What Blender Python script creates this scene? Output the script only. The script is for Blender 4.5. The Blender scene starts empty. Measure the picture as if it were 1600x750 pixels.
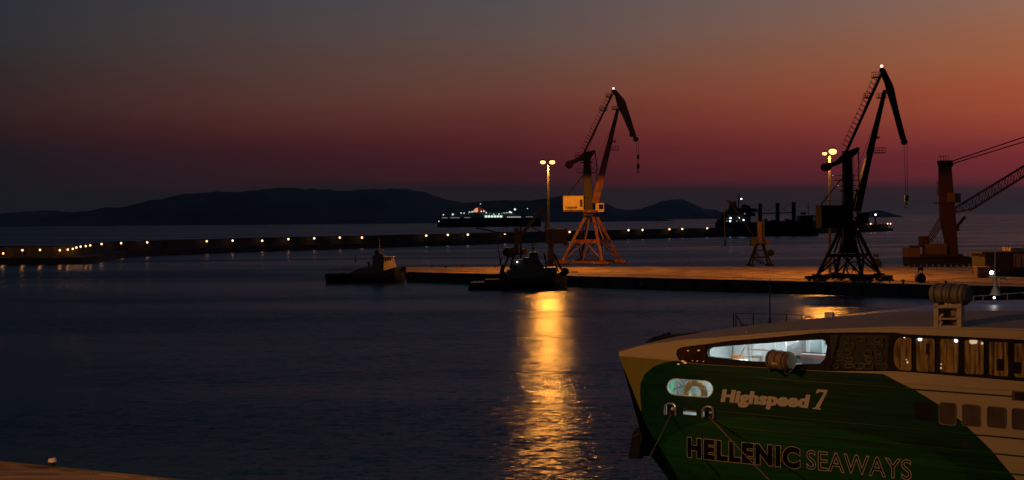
import bpy, bmesh, math, random
import numpy as np
from mathutils import Matrix, Vector
from mathutils.geometry import delaunay_2d_cdt
random.seed(7)
S = bpy.context.scene
COL = S.collection

# ------------------------------------------------------------------ camera
FPX, CAMH = 2000.0, 16.0
pit, rol = math.atan(34/FPX), .0085
_U0 = np.array([0, math.sin(pit), math.cos(pit)]); _R0 = np.array([1., 0, 0])
FW = np.array([0, math.cos(pit), -math.sin(pit)])
RT = math.cos(rol)*_R0 - math.sin(rol)*_U0
UP = math.cos(rol)*_U0 + math.sin(rol)*_R0
CAM = np.array([0, 0, CAMH])
cd = bpy.data.cameras.new('camera'); cam = bpy.data.objects.new('camera', cd); COL.objects.link(cam)
cd.sensor_width = 36; cd.lens = FPX/1600*36; cd.clip_start = .5; cd.clip_end = 120000
cam.matrix_world = Matrix(((RT[0], UP[0], -FW[0], 0), (RT[1], UP[1], -FW[1], 0), (RT[2], UP[2], -FW[2], CAMH), (0, 0, 0, 1)))
S.camera = cam
S.view_settings.view_transform = 'Standard'; S.view_settings.look = 'None'
S.view_settings.exposure = 0; S.view_settings.gamma = 1
S.cycles.sample_clamp_indirect = 4.0
S.cycles.use_denoising = True
S.cycles.max_bounces = 6

def lin(c):
    return tuple(((v/255)/12.92 if v/255 <= .04045 else ((v/255+.055)/1.055)**2.4) for v in c)

# ------------------------------------------------------------------ sky after sunset
W = bpy.data.worlds.new('World'); S.world = W; W.use_nodes = True
nt = W.node_tree; nt.nodes.clear()
def N_(t, **k):
    n = nt.nodes.new(t)
    for a, b in k.items(): setattr(n, a, b)
    return n
def L_(a, b): nt.links.new(a, b)
def M_(op, a, b=None, c=None):
    n = N_('ShaderNodeMath', operation=op)
    for i, v in enumerate((a, b, c)):
        if v is None: continue
        if hasattr(v, 'links'): L_(v, n.inputs[i])
        else: n.inputs[i].default_value = v
    return n.outputs[0]
tc = N_('ShaderNodeTexCoord'); sp = N_('ShaderNodeSeparateXYZ'); L_(tc.outputs['Generated'], sp.inputs[0])
X_, Y_, Z_ = sp.outputs
el = M_('ARCSINE', Z_)
az = M_('ARCTAN2', X_, Y_)
GL = 0.62                                   # the sun went down beyond the right edge
ang = M_('ABSOLUTE', M_('SUBTRACT', az, GL))
ang = M_('MINIMUM', ang, M_('SUBTRACT', 2*math.pi, ang))
# faint banks of cloud: wobble the elevation a little
nz = N_('ShaderNodeTexNoise'); nz.inputs['Scale'].default_value = 3.2; nz.inputs['Detail'].default_value = 5
mp = N_('ShaderNodeMapping'); mp.inputs['Scale'].default_value = (1, 1, 9); L_(tc.outputs['Generated'], mp.inputs[0]); L_(mp.outputs[0], nz.inputs['Vector'])
wob = M_('MULTIPLY', M_('SUBTRACT', nz.outputs['Fac'], .5), .030)
elw = M_('ADD', el, M_('MULTIPLY', wob, M_('MINIMUM', M_('MULTIPLY', M_('MAXIMUM', el, 0.), 25.), 1.)))
fac = M_('SQRT', M_('DIVIDE', M_('MAXIMUM', elw, 0.), 1.5708))
def ramp(stops):
    r = N_('ShaderNodeValToRGB'); cr = r.color_ramp; cr.interpolation = 'LINEAR'
    pts = [(math.sqrt(max(e, 0)/1.5708), lin(c)) for e, c in stops]
    cr.elements[0].position = pts[0][0]; cr.elements[0].color = (*pts[0][1], 1)
    cr.elements[1].position = pts[-1][0]; cr.elements[1].color = (*pts[-1][1], 1)
    for p_, c in pts[1:-1]:
        e = cr.elements.new(p_); e.color = (*c, 1)
    L_(fac, r.inputs[0]); return r.outputs[0]
def y2e(y): return (340-y)/2000
def sky_stops(tbl, up):
    s = [(y2e(y), c) for y, c in tbl]
    return s + up
UPR = [(.20, (112, 98, 96)), (.26, (84, 84, 98)), (.40, (60, 70, 92)), (.8, (40, 54, 80)), (1.57, (25, 36, 60))]
UPM = [(.20, (76, 74, 82)), (.26, (65, 69, 82)), (.40, (53, 64, 86)), (.8, (38, 52, 76)), (1.57, (25, 36, 60))]
UPL = [(.20, (42, 47, 57)), (.27, (39, 47, 59)), (.40, (35, 47, 62)), (.8, (30, 42, 61)), (1.57, (25, 36, 60))]
R0c = ramp(sky_stops([(340, (48, 40, 48)), (322, (45, 36, 43)), (300, (52, 36, 43)), (288, (90, 38, 46)), (262, (114, 43, 48)), (235, (132, 54, 50)), (205, (148, 66, 51)), (160, (162, 80, 53)), (110, (158, 93, 62)), (60, (152, 100, 76)), (0, (140, 107, 92))], UPR))
R1c = ramp(sky_stops([(340, (34, 32, 38)), (310, (32, 29, 35)), (294, (35, 28, 34)), (284, (56, 28, 34)), (262, (62, 28, 35)), (235, (70, 29, 36)), (212, (80, 34, 38)), (188, (90, 44, 41)), (150, (101, 58, 50)), (108, (98, 67, 58)), (55, (90, 75, 72)), (0, (80, 76, 80))], UPM))
R2c = ramp(sky_stops([(340, (24, 26, 31)), (300, (24, 26, 31)), (262, (28, 26, 32)), (232, (33, 26, 31)), (205, (44, 28, 31)), (168, (51, 35, 36)), (122, (48, 40, 41)), (72, (46, 46, 49)), (0, (43, 46, 54))], UPL))
R3c = ramp([(0, (18, 21, 28)), (.2, (24, 29, 40)), (.5, (24, 32, 48)), (1.57, (22, 31, 50))])
def mixc(f, a, b):
    m = N_('ShaderNodeMix', data_type='RGBA'); L_(f, m.inputs[0]); L_(a, m.inputs[6]); L_(b, m.inputs[7]); return m.outputs[2]
def rng(v, a, b):
    n = N_('ShaderNodeMapRange'); n.inputs[1].default_value = a; n.inputs[2].default_value = b; L_(v, n.inputs[0]); return n.outputs[0]
c = mixc(M_('POWER', rng(ang, .22, .62), .8), R0c, R1c)
c = mixc(rng(ang, .62, 1.0), c, R2c)
c = mixc(rng(ang, 1.1, 2.1), c, R3c)
bg = N_('ShaderNodeBackground'); L_(c, bg.inputs[0]); bg.inputs[1].default_value = 1.0
ow = N_('ShaderNodeOutputWorld'); L_(bg.outputs[0], ow.inputs[0])

# ------------------------------------------------------------------ picture -> place
def ray(x, y): return FW + RT*(x-800)/FPX - UP*(y-375)/FPX
def atz(x, y, z): d = ray(x, y); return CAM + d*(z-CAMH)/d[2]
def atY(x, y, Y, off=0): d = ray(x, y); q = CAM + d*Y/d[1]; return q + np.array([0, off, 0])

# ------------------------------------------------------------------ materials
MT = {}
def mat(name, col, rough=.6, metal=0, var=.25, scale=1.5, bump=.0, emit=None, estr=0, stretch=(1, 1, 1), dirt=None, spec=.5, coat=0):
    if name in MT: return MT[name]
    m = bpy.data.materials.new(name); m.use_nodes = True; t = m.node_tree; b = t.nodes['Principled BSDF']
    tcn = t.nodes.new('ShaderNodeTexCoord'); mpn = t.nodes.new('ShaderNodeMapping'); mpn.inputs['Scale'].default_value = stretch
    t.links.new(tcn.outputs['Object'], mpn.inputs[0])
    nn = t.nodes.new('ShaderNodeTexNoise'); nn.inputs['Scale'].default_value = scale; nn.inputs['Detail'].default_value = 6; nn.inputs['Roughness'].default_value = .6
    t.links.new(mpn.outputs[0], nn.inputs['Vector'])
    cr = t.nodes.new('ShaderNodeValToRGB')
    d = dirt if dirt else tuple(v*(1-var) for v in col)
    cr.color_ramp.elements[0].position = .35; cr.color_ramp.elements[0].color = (*d, 1)
    cr.color_ramp.elements[1].position = .62; cr.color_ramp.elements[1].color = (*tuple(min(1, v*(1+var*.3)) for v in col), 1)
    t.links.new(nn.outputs['Fac'], cr.inputs[0]); t.links.new(cr.outputs[0], b.inputs['Base Color'])
    b.inputs['Roughness'].default_value = rough; b.inputs['Metallic'].default_value = metal
    b.inputs['Specular IOR Level'].default_value = spec; b.inputs['Coat Weight'].default_value = coat
    if bump:
        bn = t.nodes.new('ShaderNodeBump'); bn.inputs['Distance'].default_value = bump; t.links.new(nn.outputs['Fac'], bn.inputs['Height']); t.links.new(bn.outputs[0], b.inputs['Normal'])
    if emit:
        b.inputs['Emission Color'].default_value = (*emit, 1); b.inputs['Emission Strength'].default_value = estr
    MT[name] = m; return m
SOD = (1, .35, .04)
M = dict(
 red=mat('crane_red', (.27, .08, .028), .5, dirt=(.09, .03, .015), scale=.9), house=mat('crane_house', (.75, .52, .15), .5, var=.15, scale=.8),
 dark=mat('dark_steel', (.045, .04, .038), .6), pole=mat('weathered_pole', (.10, .09, .08), .85, spec=.2), steel=mat('galvanised', (.35, .34, .32), .5, .3),
 jib=mat('jib_paint', (.10, .055, .035), .55), colp=mat('column_paint', (.036, .022, .012), .6), grey2=mat('dark_grey_superstructure', (.10, .10, .095), .6), rope=mat('rope', (.05, .045, .04), .8), glassd=mat('dark_glass', (.02, .022, .025), .12, var=0),
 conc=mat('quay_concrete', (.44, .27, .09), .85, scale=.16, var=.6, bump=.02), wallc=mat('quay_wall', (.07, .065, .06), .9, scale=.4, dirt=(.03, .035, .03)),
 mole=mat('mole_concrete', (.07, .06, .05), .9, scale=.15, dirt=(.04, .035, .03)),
 lampg=mat('lamp_glow', (.8, .6, .4), .5, emit=(1, .55, .17), estr=2.4), moleg=mat('mole_lamp_glow', (.8, .6, .5), .5, emit=(1, .56, .26), estr=2.6),
 moleg2=mat('mole_lamp_amber', (.8, .5, .2), .5, emit=(1, .5, .12), estr=3),
 redl=mat('red_beacon_glow', (.8, .2, .2), .5, emit=(1, .25, .2), estr=6), whl=mat('white_light', (.8, .8, .8), .5, emit=(.95, 1, .93), estr=5),
 whs=mat('ship_light', (.8, .8, .8), .5, emit=(.8, 1, .85), estr=1.0), whd=mat('ship_light_dim', (.5, .5, .5), .5, emit=(.75, .9, .8), estr=.28),
 black=mat('black_rubber', (.012, .012, .013), .7), hullb=mat('black_hull', (.016, .017, .02), .5), grey=mat('grey_superstructure', (.22, .22, .22), .6),
 cream_t=mat('tug_cream', (.62, .48, .28), .5, scale=.6), white_t=mat('white_trim', (.75, .74, .7), .5),
 shipd=mat('ship_navy', (.02, .03, .05), .5), shipw=mat('ship_white', (.12, .14, .15), .6), funnel=mat('funnel_red_glow', (.6, .05, .03), .5, emit=(.7, .06, .03), estr=.12),
 shedw=mat('shed_wall', (.10, .085, .07), .85), shedl=mat('lit_front_tone', (.55, .42, .25), .8, scale=.6), shedr=mat('shed_roof', (.09, .07, .06), .8), doorr=mat('shed_post_red', (.25, .07, .03), .7),  # pale front tone carries the lamplight that falls there
 hill=mat('hazed_hill_scrub', (.21, .185, .165), 1, scale=.002, spec=0), hill2=mat('hazed_far_hill_scrub', (.25, .22, .20), 1, scale=.002, spec=0),  # hill tones raised in place of haze in the air
 cream=mat('hull_cream', (.60, .47, .26), .45, var=.12, scale=.5, stretch=(.3, .3, 2), bump=.006), creamt=mat('hull_top_cream', (.60, .48, .29), .45, var=.1, scale=.6),
 roof=mat('roof_grey_brown', (.40, .29, .20), .9, spec=.2, var=.12, scale=.7),
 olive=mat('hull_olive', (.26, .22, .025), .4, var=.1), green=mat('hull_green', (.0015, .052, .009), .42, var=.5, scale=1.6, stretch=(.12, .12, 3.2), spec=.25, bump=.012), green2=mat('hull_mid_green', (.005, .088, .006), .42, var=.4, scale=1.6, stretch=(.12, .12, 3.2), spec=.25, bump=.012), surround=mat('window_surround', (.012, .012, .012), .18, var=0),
 amber=mat('amber_dark_glass', (.05, .016, .006), .08, var=.4, scale=1.5), louvre=mat('louvre_green', (.03, .034, .018), .3, scale=.9),
 room=mat('room_white', (.72, .76, .76), .6, var=.1), tube=mat('tube_glow', (.9, .9, .9), .5, emit=(.9, 1, 1), estr=6),
 raft=mat('raft_cover', (.30, .19, .11), .75, scale=2.5, dirt=(.2, .13, .08)), raftg=mat('raft_canister', (.19, .16, .10), .6, scale=2), strap=mat('strap', (.07, .05, .035), .8),
 letter=mat('letter_cream', (.72, .64, .50), .6, var=.05), letterd=mat('letter_dark', (.008, .004, .004), .9, var=.05, spec=.1),
 deckb=mat('deck_blue', (.05, .14, .34), .45, scale=.4), ropem=mat('mooring_rope', (.28, .15, .10), .9), ring=mat('coil_yellow', (.55, .5, .3), .7),
 lwin=mat('cabin_window_shade', (.13, .095, .07), .18, var=.3, scale=1.2), lframe=mat('window_frame_tan', (.36, .27, .17), .5), quayn=mat('near_quay_stone', (.24, .15, .08), .9, scale=.35, var=.8, bump=.05, stretch=(.5, 2, 1)),
)
def water_mat():
    m = bpy.data.materials.new('sea_water'); m.use_nodes = True; t = m.node_tree; b = t.nodes['Principled BSDF']
    b.inputs['Base Color'].default_value = (.006, .04, .06, 1); b.inputs['Specular Tint'].default_value = (.94, 1, 1, 1); b.inputs['Roughness'].default_value = .3; b.inputs['IOR'].default_value = 1.333
    g = t.nodes.new('ShaderNodeNewGeometry')
    def noi(sc, st, det=2.0):
        mp = t.nodes.new('ShaderNodeMapping'); mp.inputs['Scale'].default_value = st; t.links.new(g.outputs['Position'], mp.inputs[0])
        n = t.nodes.new('ShaderNodeTexNoise'); n.inputs['Scale'].default_value = sc; n.inputs['Detail'].default_value = det; n.inputs['Roughness'].default_value = .55
        t.links.new(mp.outputs[0], n.inputs['Vector']); return n
    def vm(op, a, b_=None, s=None):
        n = t.nodes.new('ShaderNodeVectorMath'); n.operation = op
        if hasattr(a, 'links'): t.links.new(a, n.inputs[0])
        else: n.inputs[0].default_value = a
        if b_ is not None:
            if hasattr(b_, 'links'): t.links.new(b_, n.inputs[1])
            else: n.inputs[1].default_value = b_
        if s is not None:
            if hasattr(s, 'links'): t.links.new(s, n.inputs['Scale'])
            else: n.inputs['Scale'].default_value = s
        return n.outputs[0]
    tot = None
    for sc, st, a in ((6.0, (.5, 1, 1), .70), (2.2, (.45, 1, 1), .74), (.7, (.35, 1, 1), .40), (.12, (.6, 1, 1), .06)):
        v = vm('SCALE', vm('SUBTRACT', noi(sc, st).outputs['Color'], (.5, .5, .5)), s=a)
        tot = v if tot is None else vm('ADD', tot, v)
    patch = noi(.018, (.22, 1, 1), 4)               # calmer and rougher patches of the harbour
    mr = t.nodes.new('ShaderNodeMapRange'); mr.inputs[1].default_value = .35; mr.inputs[2].default_value = .65; mr.inputs[3].default_value = .55; mr.inputs[4].default_value = 1.35
    t.links.new(patch.outputs['Fac'], mr.inputs[0])
    tot = vm('SCALE', tot, s=mr.outputs[0])
    mr2 = t.nodes.new('ShaderNodeMapRange'); mr2.inputs[1].default_value = .38; mr2.inputs[2].default_value = .62; mr2.inputs[3].default_value = .21; mr2.inputs[4].default_value = .31
    t.links.new(patch.outputs['Fac'], mr2.inputs[0]); t.links.new(mr2.outputs[0], b.inputs['Roughness'])
    tot = vm('MULTIPLY', tot, (.7, 1.2, 0)); nrm = vm('NORMALIZE', vm('ADD', tot, (0, 0, 1)))
    t.links.new(nrm, b.inputs['Normal'])
    b.inputs['Anisotropic'].default_value = .85      # ripples run with their crests across the harbour
    cx = t.nodes.new('ShaderNodeCombineXYZ'); cx.inputs[1].default_value = 1; t.links.new(cx.outputs[0], b.inputs['Tangent'])
    return m

# ------------------------------------------------------------------ mesh helpers
def A(*v): return np.array(v, float)
class MB:
    def __init__(s): s.v = []; s.f = []; s.m = []
    def add(s, vs, fs, mi=0):
        b = len(s.v); s.v += [tuple(map(float, p)) for p in vs]; s.f += [tuple(b+i for i in f) for f in fs]; s.m += [mi]*len(fs); return s
    def hexa(s, p, mi=0):                       # 8 points: bottom ring, top ring
        return s.add(p, [(3, 2, 1, 0), (4, 5, 6, 7), (0, 1, 5, 4), (1, 2, 6, 5), (2, 3, 7, 6), (3, 0, 4, 7)], mi)
    def box(s, c, sz, ax=None, mi=0):
        c = A(*c); h = A(*sz)/2; ax = ax or (A(1, 0, 0), A(0, 1, 0), A(0, 0, 1))
        P = [c + ax[0]*h[0]*i + ax[1]*h[1]*j + ax[2]*h[2]*k for k in (-1, 1) for i, j in ((-1, -1), (1, -1), (1, 1), (-1, 1))]
        return s.hexa(P, mi)
    def tube(s, a, b, r, r2=None, n=8, mi=0):
        a = A(*a); b = A(*b); r2 = r if r2 is None else r2; d = b-a; d = d/(np.linalg.norm(d)+1e-9)
        u = np.cross(d, A(0, 0, 1) if abs(d[2]) < .9 else A(1, 0, 0)); u /= np.linalg.norm(u); w = np.cross(d, u)
        P = []
        for q, rr in ((a, r), (b, r2)):
            P += [q + (u*math.cos(2*math.pi*k/n) + w*math.sin(2*math.pi*k/n))*rr for k in range(n)]
        F = [(k, (k+1) % n, n+(k+1) % n, n+k) for k in range(n)] + [tuple(range(n-1, -1, -1)), tuple(range(n, 2*n))]
        return s.add(P, F, mi)
    def bar(s, a, b, w, h, w2=None, h2=None, side=(0, 1, 0), mi=0):   # w along side, h across
        a = A(*a); b = A(*b); d = b-a; d /= np.linalg.norm(d); sd = A(*side); sd = sd-d*(sd@d); sd /= np.linalg.norm(sd); o = np.cross(d, sd)
        P = []
        for q, ww, hh in ((a, w, h), (b, w2 or w, h2 or h)):
            P += [q+sd*ww/2*i+o*hh/2*j for i, j in ((-1, -1), (1, -1), (1, 1), (-1, 1))]
        return s.hexa(P, mi)
    def prism(s, poly, t, mi=0):                # poly: 3-D points, t: thickness vector
        n = len(poly); t = A(*t); P = [A(*p) for p in poly] + [A(*p)+t for p in poly]
        return s.add(P, [tuple(range(n)), tuple(range(2*n-1, n-1, -1))] + [(i, n+i, n+(i+1) % n, (i+1) % n) for i in range(n)], mi)
    def ball(s, c, r, n=10, mi=0, sz=(1, 1, 1)):
        c = A(*c); P = [c+A(0, 0, r*sz[2])]; m = n//2
        for i in range(1, m):
            th = math.pi*i/m
            P += [c+A(math.sin(th)*math.cos(2*math.pi*k/n)*sz[0], math.sin(th)*math.sin(2*math.pi*k/n)*sz[1], math.cos(th)*sz[2])*r for k in range(n)]
        P.append(c-A(0, 0, r*sz[2])); F = [(0, 1+k, 1+(k+1) % n) for k in range(n)]
        for i in range(m-2):
            F += [(1+i*n+k, 1+(i+1)*n+k, 1+(i+1)*n+(k+1) % n, 1+i*n+(k+1) % n) for k in range(n)]
        e = len(P)-1; F += [(e, 1+(m-2)*n+(k+1) % n, 1+(m-2)*n+k) for k in range(n)]
        return s.add(P, F, mi)
    def rope(s, pts, r, n=6):
        for a, b in zip(pts, pts[1:]): s.tube(a, b, r, n=n)
        return s
    def build(s, name, mats, parent=None, smooth=False, fix=True):
        mats = mats if isinstance(mats, (list, tuple)) else [mats]
        base = ROOT.get(parent.name) if parent else s.base()
        me = bpy.data.meshes.new(name); me.from_pydata([tuple(A(*p)-base) for p in s.v], [], s.f)
        for m in mats: me.materials.append(M[m] if isinstance(m, str) else m)
        for i, p in enumerate(me.polygons): p.material_index = s.m[i]; p.use_smooth = smooth
        if fix:
            bm = bmesh.new(); bm.from_mesh(me); bmesh.ops.recalc_face_normals(bm, faces=bm.faces); bm.to_mesh(me); bm.free()
        if smooth: me.set_sharp_from_angle(angle=math.radians(40))
        o = bpy.data.objects.new(name, me); COL.objects.link(o)
        if parent: o.parent = parent
        else: o.location = base
        ROOT[o.name] = base
        return o
    def base(s):
        v = np.array(s.v); return A((v[:, 0].min()+v[:, 0].max())/2, (v[:, 1].min()+v[:, 1].max())/2, v[:, 2].min())
ROOT = {}
def thing(name, loc, label, cat, group=None):
    o = bpy.data.objects.new(name, None); COL.objects.link(o); o.location = tuple(map(float, loc)); o.empty_display_size = .5
    o['label'] = label; o['category'] = cat
    if group: o['group'] = group
    ROOT[o.name] = A(*loc); return o
def tag(o, label, cat, group=None):
    o['label'] = label; o['category'] = cat
    if group: o['group'] = group
    return o
def struct(o, k='structure'): o['kind'] = k; return o
def lamp(name, loc, power, col, r=.3, parent=None, spot=None):
    l = bpy.data.lights.new(name, 'SPOT' if spot else 'POINT'); l.energy = power; l.color = col; l.shadow_soft_size = r
    if spot: l.spot_size = math.radians(spot); l.spot_blend = .06
    o = bpy.data.objects.new(name, l); COL.objects.link(o)
    if parent: o.parent = parent; o.location = tuple(A(*loc)-ROOT[parent.name])
    else: o.location = tuple(map(float, loc))
    return o
def copy_tree(o, parent=None):
    c = o.copy(); COL.objects.link(c)
    if parent: c.parent = parent
    for ch in list(o.children): copy_tree(ch, c)
    return c

# ------------------------------------------------------------------ sea, quays, hills
w_ = MB(); w_.add([(-60000, -3000, 0), (60000, -3000, 0), (60000, 90000, 0), (-60000, 90000, 0)], [(0, 1, 2, 3)])
sea = w_.build('water', water_mat()); struct(sea)
QZ = 2.2
def slab(name, pts, z0, z1, mats, side=1):
    m = MB(); n = len(pts); P = [(x, y, z0) for x, y in pts] + [(x, y, z1) for x, y in pts]
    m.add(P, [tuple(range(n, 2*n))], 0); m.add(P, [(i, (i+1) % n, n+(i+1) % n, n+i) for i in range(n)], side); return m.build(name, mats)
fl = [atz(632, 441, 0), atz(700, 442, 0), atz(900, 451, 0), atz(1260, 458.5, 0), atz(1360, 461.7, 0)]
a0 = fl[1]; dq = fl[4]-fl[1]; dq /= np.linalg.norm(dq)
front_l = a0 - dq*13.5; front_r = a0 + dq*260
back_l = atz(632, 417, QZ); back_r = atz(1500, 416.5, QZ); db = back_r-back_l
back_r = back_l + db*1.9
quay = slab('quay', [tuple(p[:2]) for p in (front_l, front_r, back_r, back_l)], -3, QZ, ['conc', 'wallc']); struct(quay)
# kerb timber and rails along the front edge
nq = A(-dq[1], dq[0], 0)
m = MB(); p, q = front_l+nq*.3, front_r+nq*.3; m.bar((p[0], p[1], QZ+.14), (q[0], q[1], QZ+.14), .5, .28); o = m.build('quay_coping', 'wallc'); struct(o)
m = MB()
for k in range(34):
    c = a0 + dq*(k*7.5+2) - nq*.28; m.tube((c[0], c[1], .5), (c[0], c[1], 2.0), .28, n=8)
o = m.build('fender_row', 'black'); struct(o, 'stuff')
for off_ in (3.2, 14.0):
    p, q = front_l+nq*off_, front_r+nq*off_; m = MB(); m.bar((p[0], p[1], QZ+.03), (q[0], q[1], QZ+.03), .16, .07); o = m.build('crane_rail', 'dark'); struct(o)
m = MB()
for k in range(14):
    c = a0+dq*(k*14+4)+nq*1; e = c+nq*70; m.bar((c[0], c[1], QZ+.006), (e[0], e[1], QZ+.006), .25, .02)
o = m.build('slab_joint', 'wallc'); struct(o, 'stuff')
# near quay, bottom left
e0, e1 = atz(0, 724, QZ), atz(262, 751, QZ); de = (e1-e0)/np.linalg.norm(e1-e0)
n0, n1 = e0-de*60, e1+de*24
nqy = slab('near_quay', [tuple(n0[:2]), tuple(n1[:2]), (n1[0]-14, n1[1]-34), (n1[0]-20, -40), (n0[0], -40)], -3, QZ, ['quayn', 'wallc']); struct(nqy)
m = MB(); m.bar((n0[0], n0[1], QZ+.01), (n1[0], n1[1], QZ+.01), .5, .14); o = m.build('near_quay_coping', 'quayn'); struct(o)

def hill(name, D, prof, mt, depth, seed):
    random.seed(seed); xs = np.arange(prof[0][0], prof[-1][0]+1, 4.)
    ph = [random.random()*6.28 for _ in range(9)]
    top = np.interp(xs, [p[0] for p in prof], [p[1] for p in prof])
    bmv = []; nr = 9; nx = len(xs)
    for j in range(nr):
        t = j/(nr-1)
        for i, x in enumerate(xs):
            hy = 340.95-(x-800)*.0085
            jit = sum(math.sin(x*f+ph[k])/(k+1) for k, f in enumerate((.05, .11, .23, .43, .8)))*.35
            Z = max(0, (hy-(top[i]+jit))/2000*D+CAMH)
            prof_t = math.sin(min(1, t*1.25)*math.pi/2)
            rr = sum(math.sin(x*f*1.3+j*1.7+ph[k+4])/(k+1) for k, f in enumerate((.03, .09, .2)))*.10
            X = (x-800)/2000*D; bmv.append((X*(1+0), D-depth*(1-t), max(-5, Z*prof_t*(1+rr*(1-t)) if j < nr-1 else Z)) if t > 0 else (X, D-depth, -5))
    mm = MB(); mm.add(bmv, [(j*nx+i, j*nx+i+1, (j+1)*nx+i+1, (j+1)*nx+i) for j in range(nr-1) for i in range(nx-1)])
    # back slope down to the sea
    last = [(v[0], v[1]+depth, -5) for v in bmv[-nx:]]
    b = (nr-1)*nx; mm.add(bmv[-nx:]+last, [(i, i+1, nx+i+1, nx+i) for i in range(nx-1)])
    return struct(mm.build(name, mt, smooth=True))
hill('hills', 5600, [(-160, 352), (-60, 343), (0, 337), (50, 333), (85, 329), (125, 332), (165, 330), (190, 325), (215, 325), (260, 312), (310, 305), (360, 301), (410, 298), (435, 295.5), (500, 297), (545, 299), (580, 297), (640, 297), (672, 303), (700, 313), (730, 317), (770, 314), (830, 315), (865, 308), (880, 306), (900, 310), (940, 318), (960, 327), (985, 330), (1005, 331), (1015, 338), (1030, 345)], 'hill', 700, 3)
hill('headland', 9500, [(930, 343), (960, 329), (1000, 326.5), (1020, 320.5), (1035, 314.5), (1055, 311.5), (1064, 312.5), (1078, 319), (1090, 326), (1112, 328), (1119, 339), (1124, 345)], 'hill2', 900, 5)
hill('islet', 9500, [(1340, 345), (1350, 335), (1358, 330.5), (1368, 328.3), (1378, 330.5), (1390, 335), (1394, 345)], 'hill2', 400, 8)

# ------------------------------------------------------------------ breakwater and its lamps
base = [(-220, 414), (0, 413.8), (70, 413.5), (128, 412.5), (150, 411), (165, 407.5), (182, 403.8), (200, 401.6), (270, 398), (400, 393), (500, 390), (600, 386.5), (700, 383.5), (800, 380), (960, 374.5), (1120, 370), (1396, 361)]
bp = [atz(x, y, 0) for x, y in base]
bw = thing('breakwater', bp[8], 'long dark breakwater wall with a row of small lamps behind the quay', 'breakwater')
def offs(pts, d):
    out = []
    for i, p in enumerate(pts):
        a, b = pts[max(0, i-1)], pts[min(len(pts)-1, i+1)]; t = (b-a)/np.linalg.norm(b-a); out.append(p+A(-t[1], t[0], 0)*d)
    return out
def strip(m, A0, A1, z00, z01, z1):
    n = len(A0); P = [(p[0], p[1], z00) for p in A0]+[(p[0], p[1], z1) for p in A0]+[(p[0], p[1], z1) for p in A1]+[(p[0], p[1], z01) for p in A1]
    F = []
    for i in range(n-1):
        for k in range(3): F.append((k*n+i, k*n+i+1, (k+1)*n+i+1, (k+1)*n+i))
    F += [(0, n, 2*n, 3*n), (4*n-1, 3*n-1, 2*n-1, n-1)]; m.add(P, F)
m = MB(); strip(m, bp, offs(bp, 7), -3, -3, 2.7); m.build('promenade', 'mole', bw)
wp0, wp1 = offs(bp, 6), offs(bp, 12)
m = MB(); strip(m, wp0, wp1, -3, -3, 6.5); m.build('sea_wall', 'mole', bw)
m = MB(); strip(m, offs(bp, 6.6), offs(bp, 8), 6.5, 6.5, 6.95); m.build('parapet', 'mole', bw)
lx = [(5, 396), (35, 391), (62.5, 390.5), (93.5, 391), (106, 390), (113.7, 388.8), (119.4, 386.8), (126, 385.3), (134, 384.5), (141, 383.4), (158.7, 381.3), (189.3, 380), (230, 378.7), (323, 377), (363.5, 376), (409.7, 376.2), (450.6, 373.7), (491, 372.4), (531, 371.2), (565.6, 371.2), (666, 368.2), (699.7, 367), (731, 366.6), (789, 365), (890, 362.5), (982, 359.7), (1004, 359.3), (1046, 358.2), (1066, 357.8), (1105, 356.7), (1360.5, 349.8), (1387, 349.5), (1391.5, 349.5)]
bxs = [b[0] for b in base]
ORD = ['first', 'second', 'third', 'fourth', 'fifth', 'sixth', 'seventh', 'eighth', 'ninth', 'tenth', 'eleventh']
for i, (x, y) in enumerate(lx):
    D = np.interp(x, bxs, [p[1] for p in bp])+3.5; P = atY(x, y, D); r = (.72 if 112 < x < 145 else 1.0)*(D/2000*1.45)
    r = min(max(r, .35), .62)*1.12
    if x == 5: lab = 'amber lamp on the breakwater at the left edge, lowest and most yellow of the row'
    elif x < 150: lab = ORD[i]+' lamp from the left picture edge, on the breakwater bend'
    elif x < 620: lab = ORD[i-10]+' lamp after the breakwater bend, left of the tugboat mast'
    elif x < 900: lab = ORD[i-20]+' breakwater lamp right of the tugboat mast, before the orange lit crane'
    elif x < 1200: lab = ORD[i-25]+' white breakwater lamp between the orange lit crane and the cargo ship'
    else: lab = ['small white lamp beside the lighthouse near the breakwater end', 'left lamp of the close pair at the tip of the breakwater', 'right lamp of the close pair at the tip of the breakwater'][i-30]
    t = thing('breakwater_lamp', (P[0], P[1], 2.7), lab, 'lamp', 'lamps along the breakwater')
    MB().tube((P[0], P[1], 2.7), (P[0], P[1], P[2]-r*.5), .12, n=6).build('lamp_post', 'dark', t)
    MB().ball(P, r, 10, sz=(1, 1, 1)).build('globe', 'moleg2' if x == 5 else 'moleg', t, smooth=True)
    lamp('lamp_light', P-A(0, 1.2, 0), 70 if x < 110 else 26, (1, .36, .08), .3, t)
# lighthouse on the mole end
P = atY(1368, 350, 1262)
t = thing('lighthouse', (P[0], P[1], 7), 'tiny dark lighthouse tower with a white light on the breakwater end, right of the crane', 'lighthouse')
q = atY(1368, 335.5, 1262)
MB().tube((P[0], P[1], 6.4), (P[0], P[1], q[2]-.8), 1.1, .7, 10).build('tower', 'dark', t)
MB().tube((P[0], P[1], q[2]-2.2), (P[0], P[1], q[2]-1.8), 1.5, n=10).build('gallery', 'dark', t)
MB().ball(q, .85, 10).build('lantern', 'whl', t, smooth=True)
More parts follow.
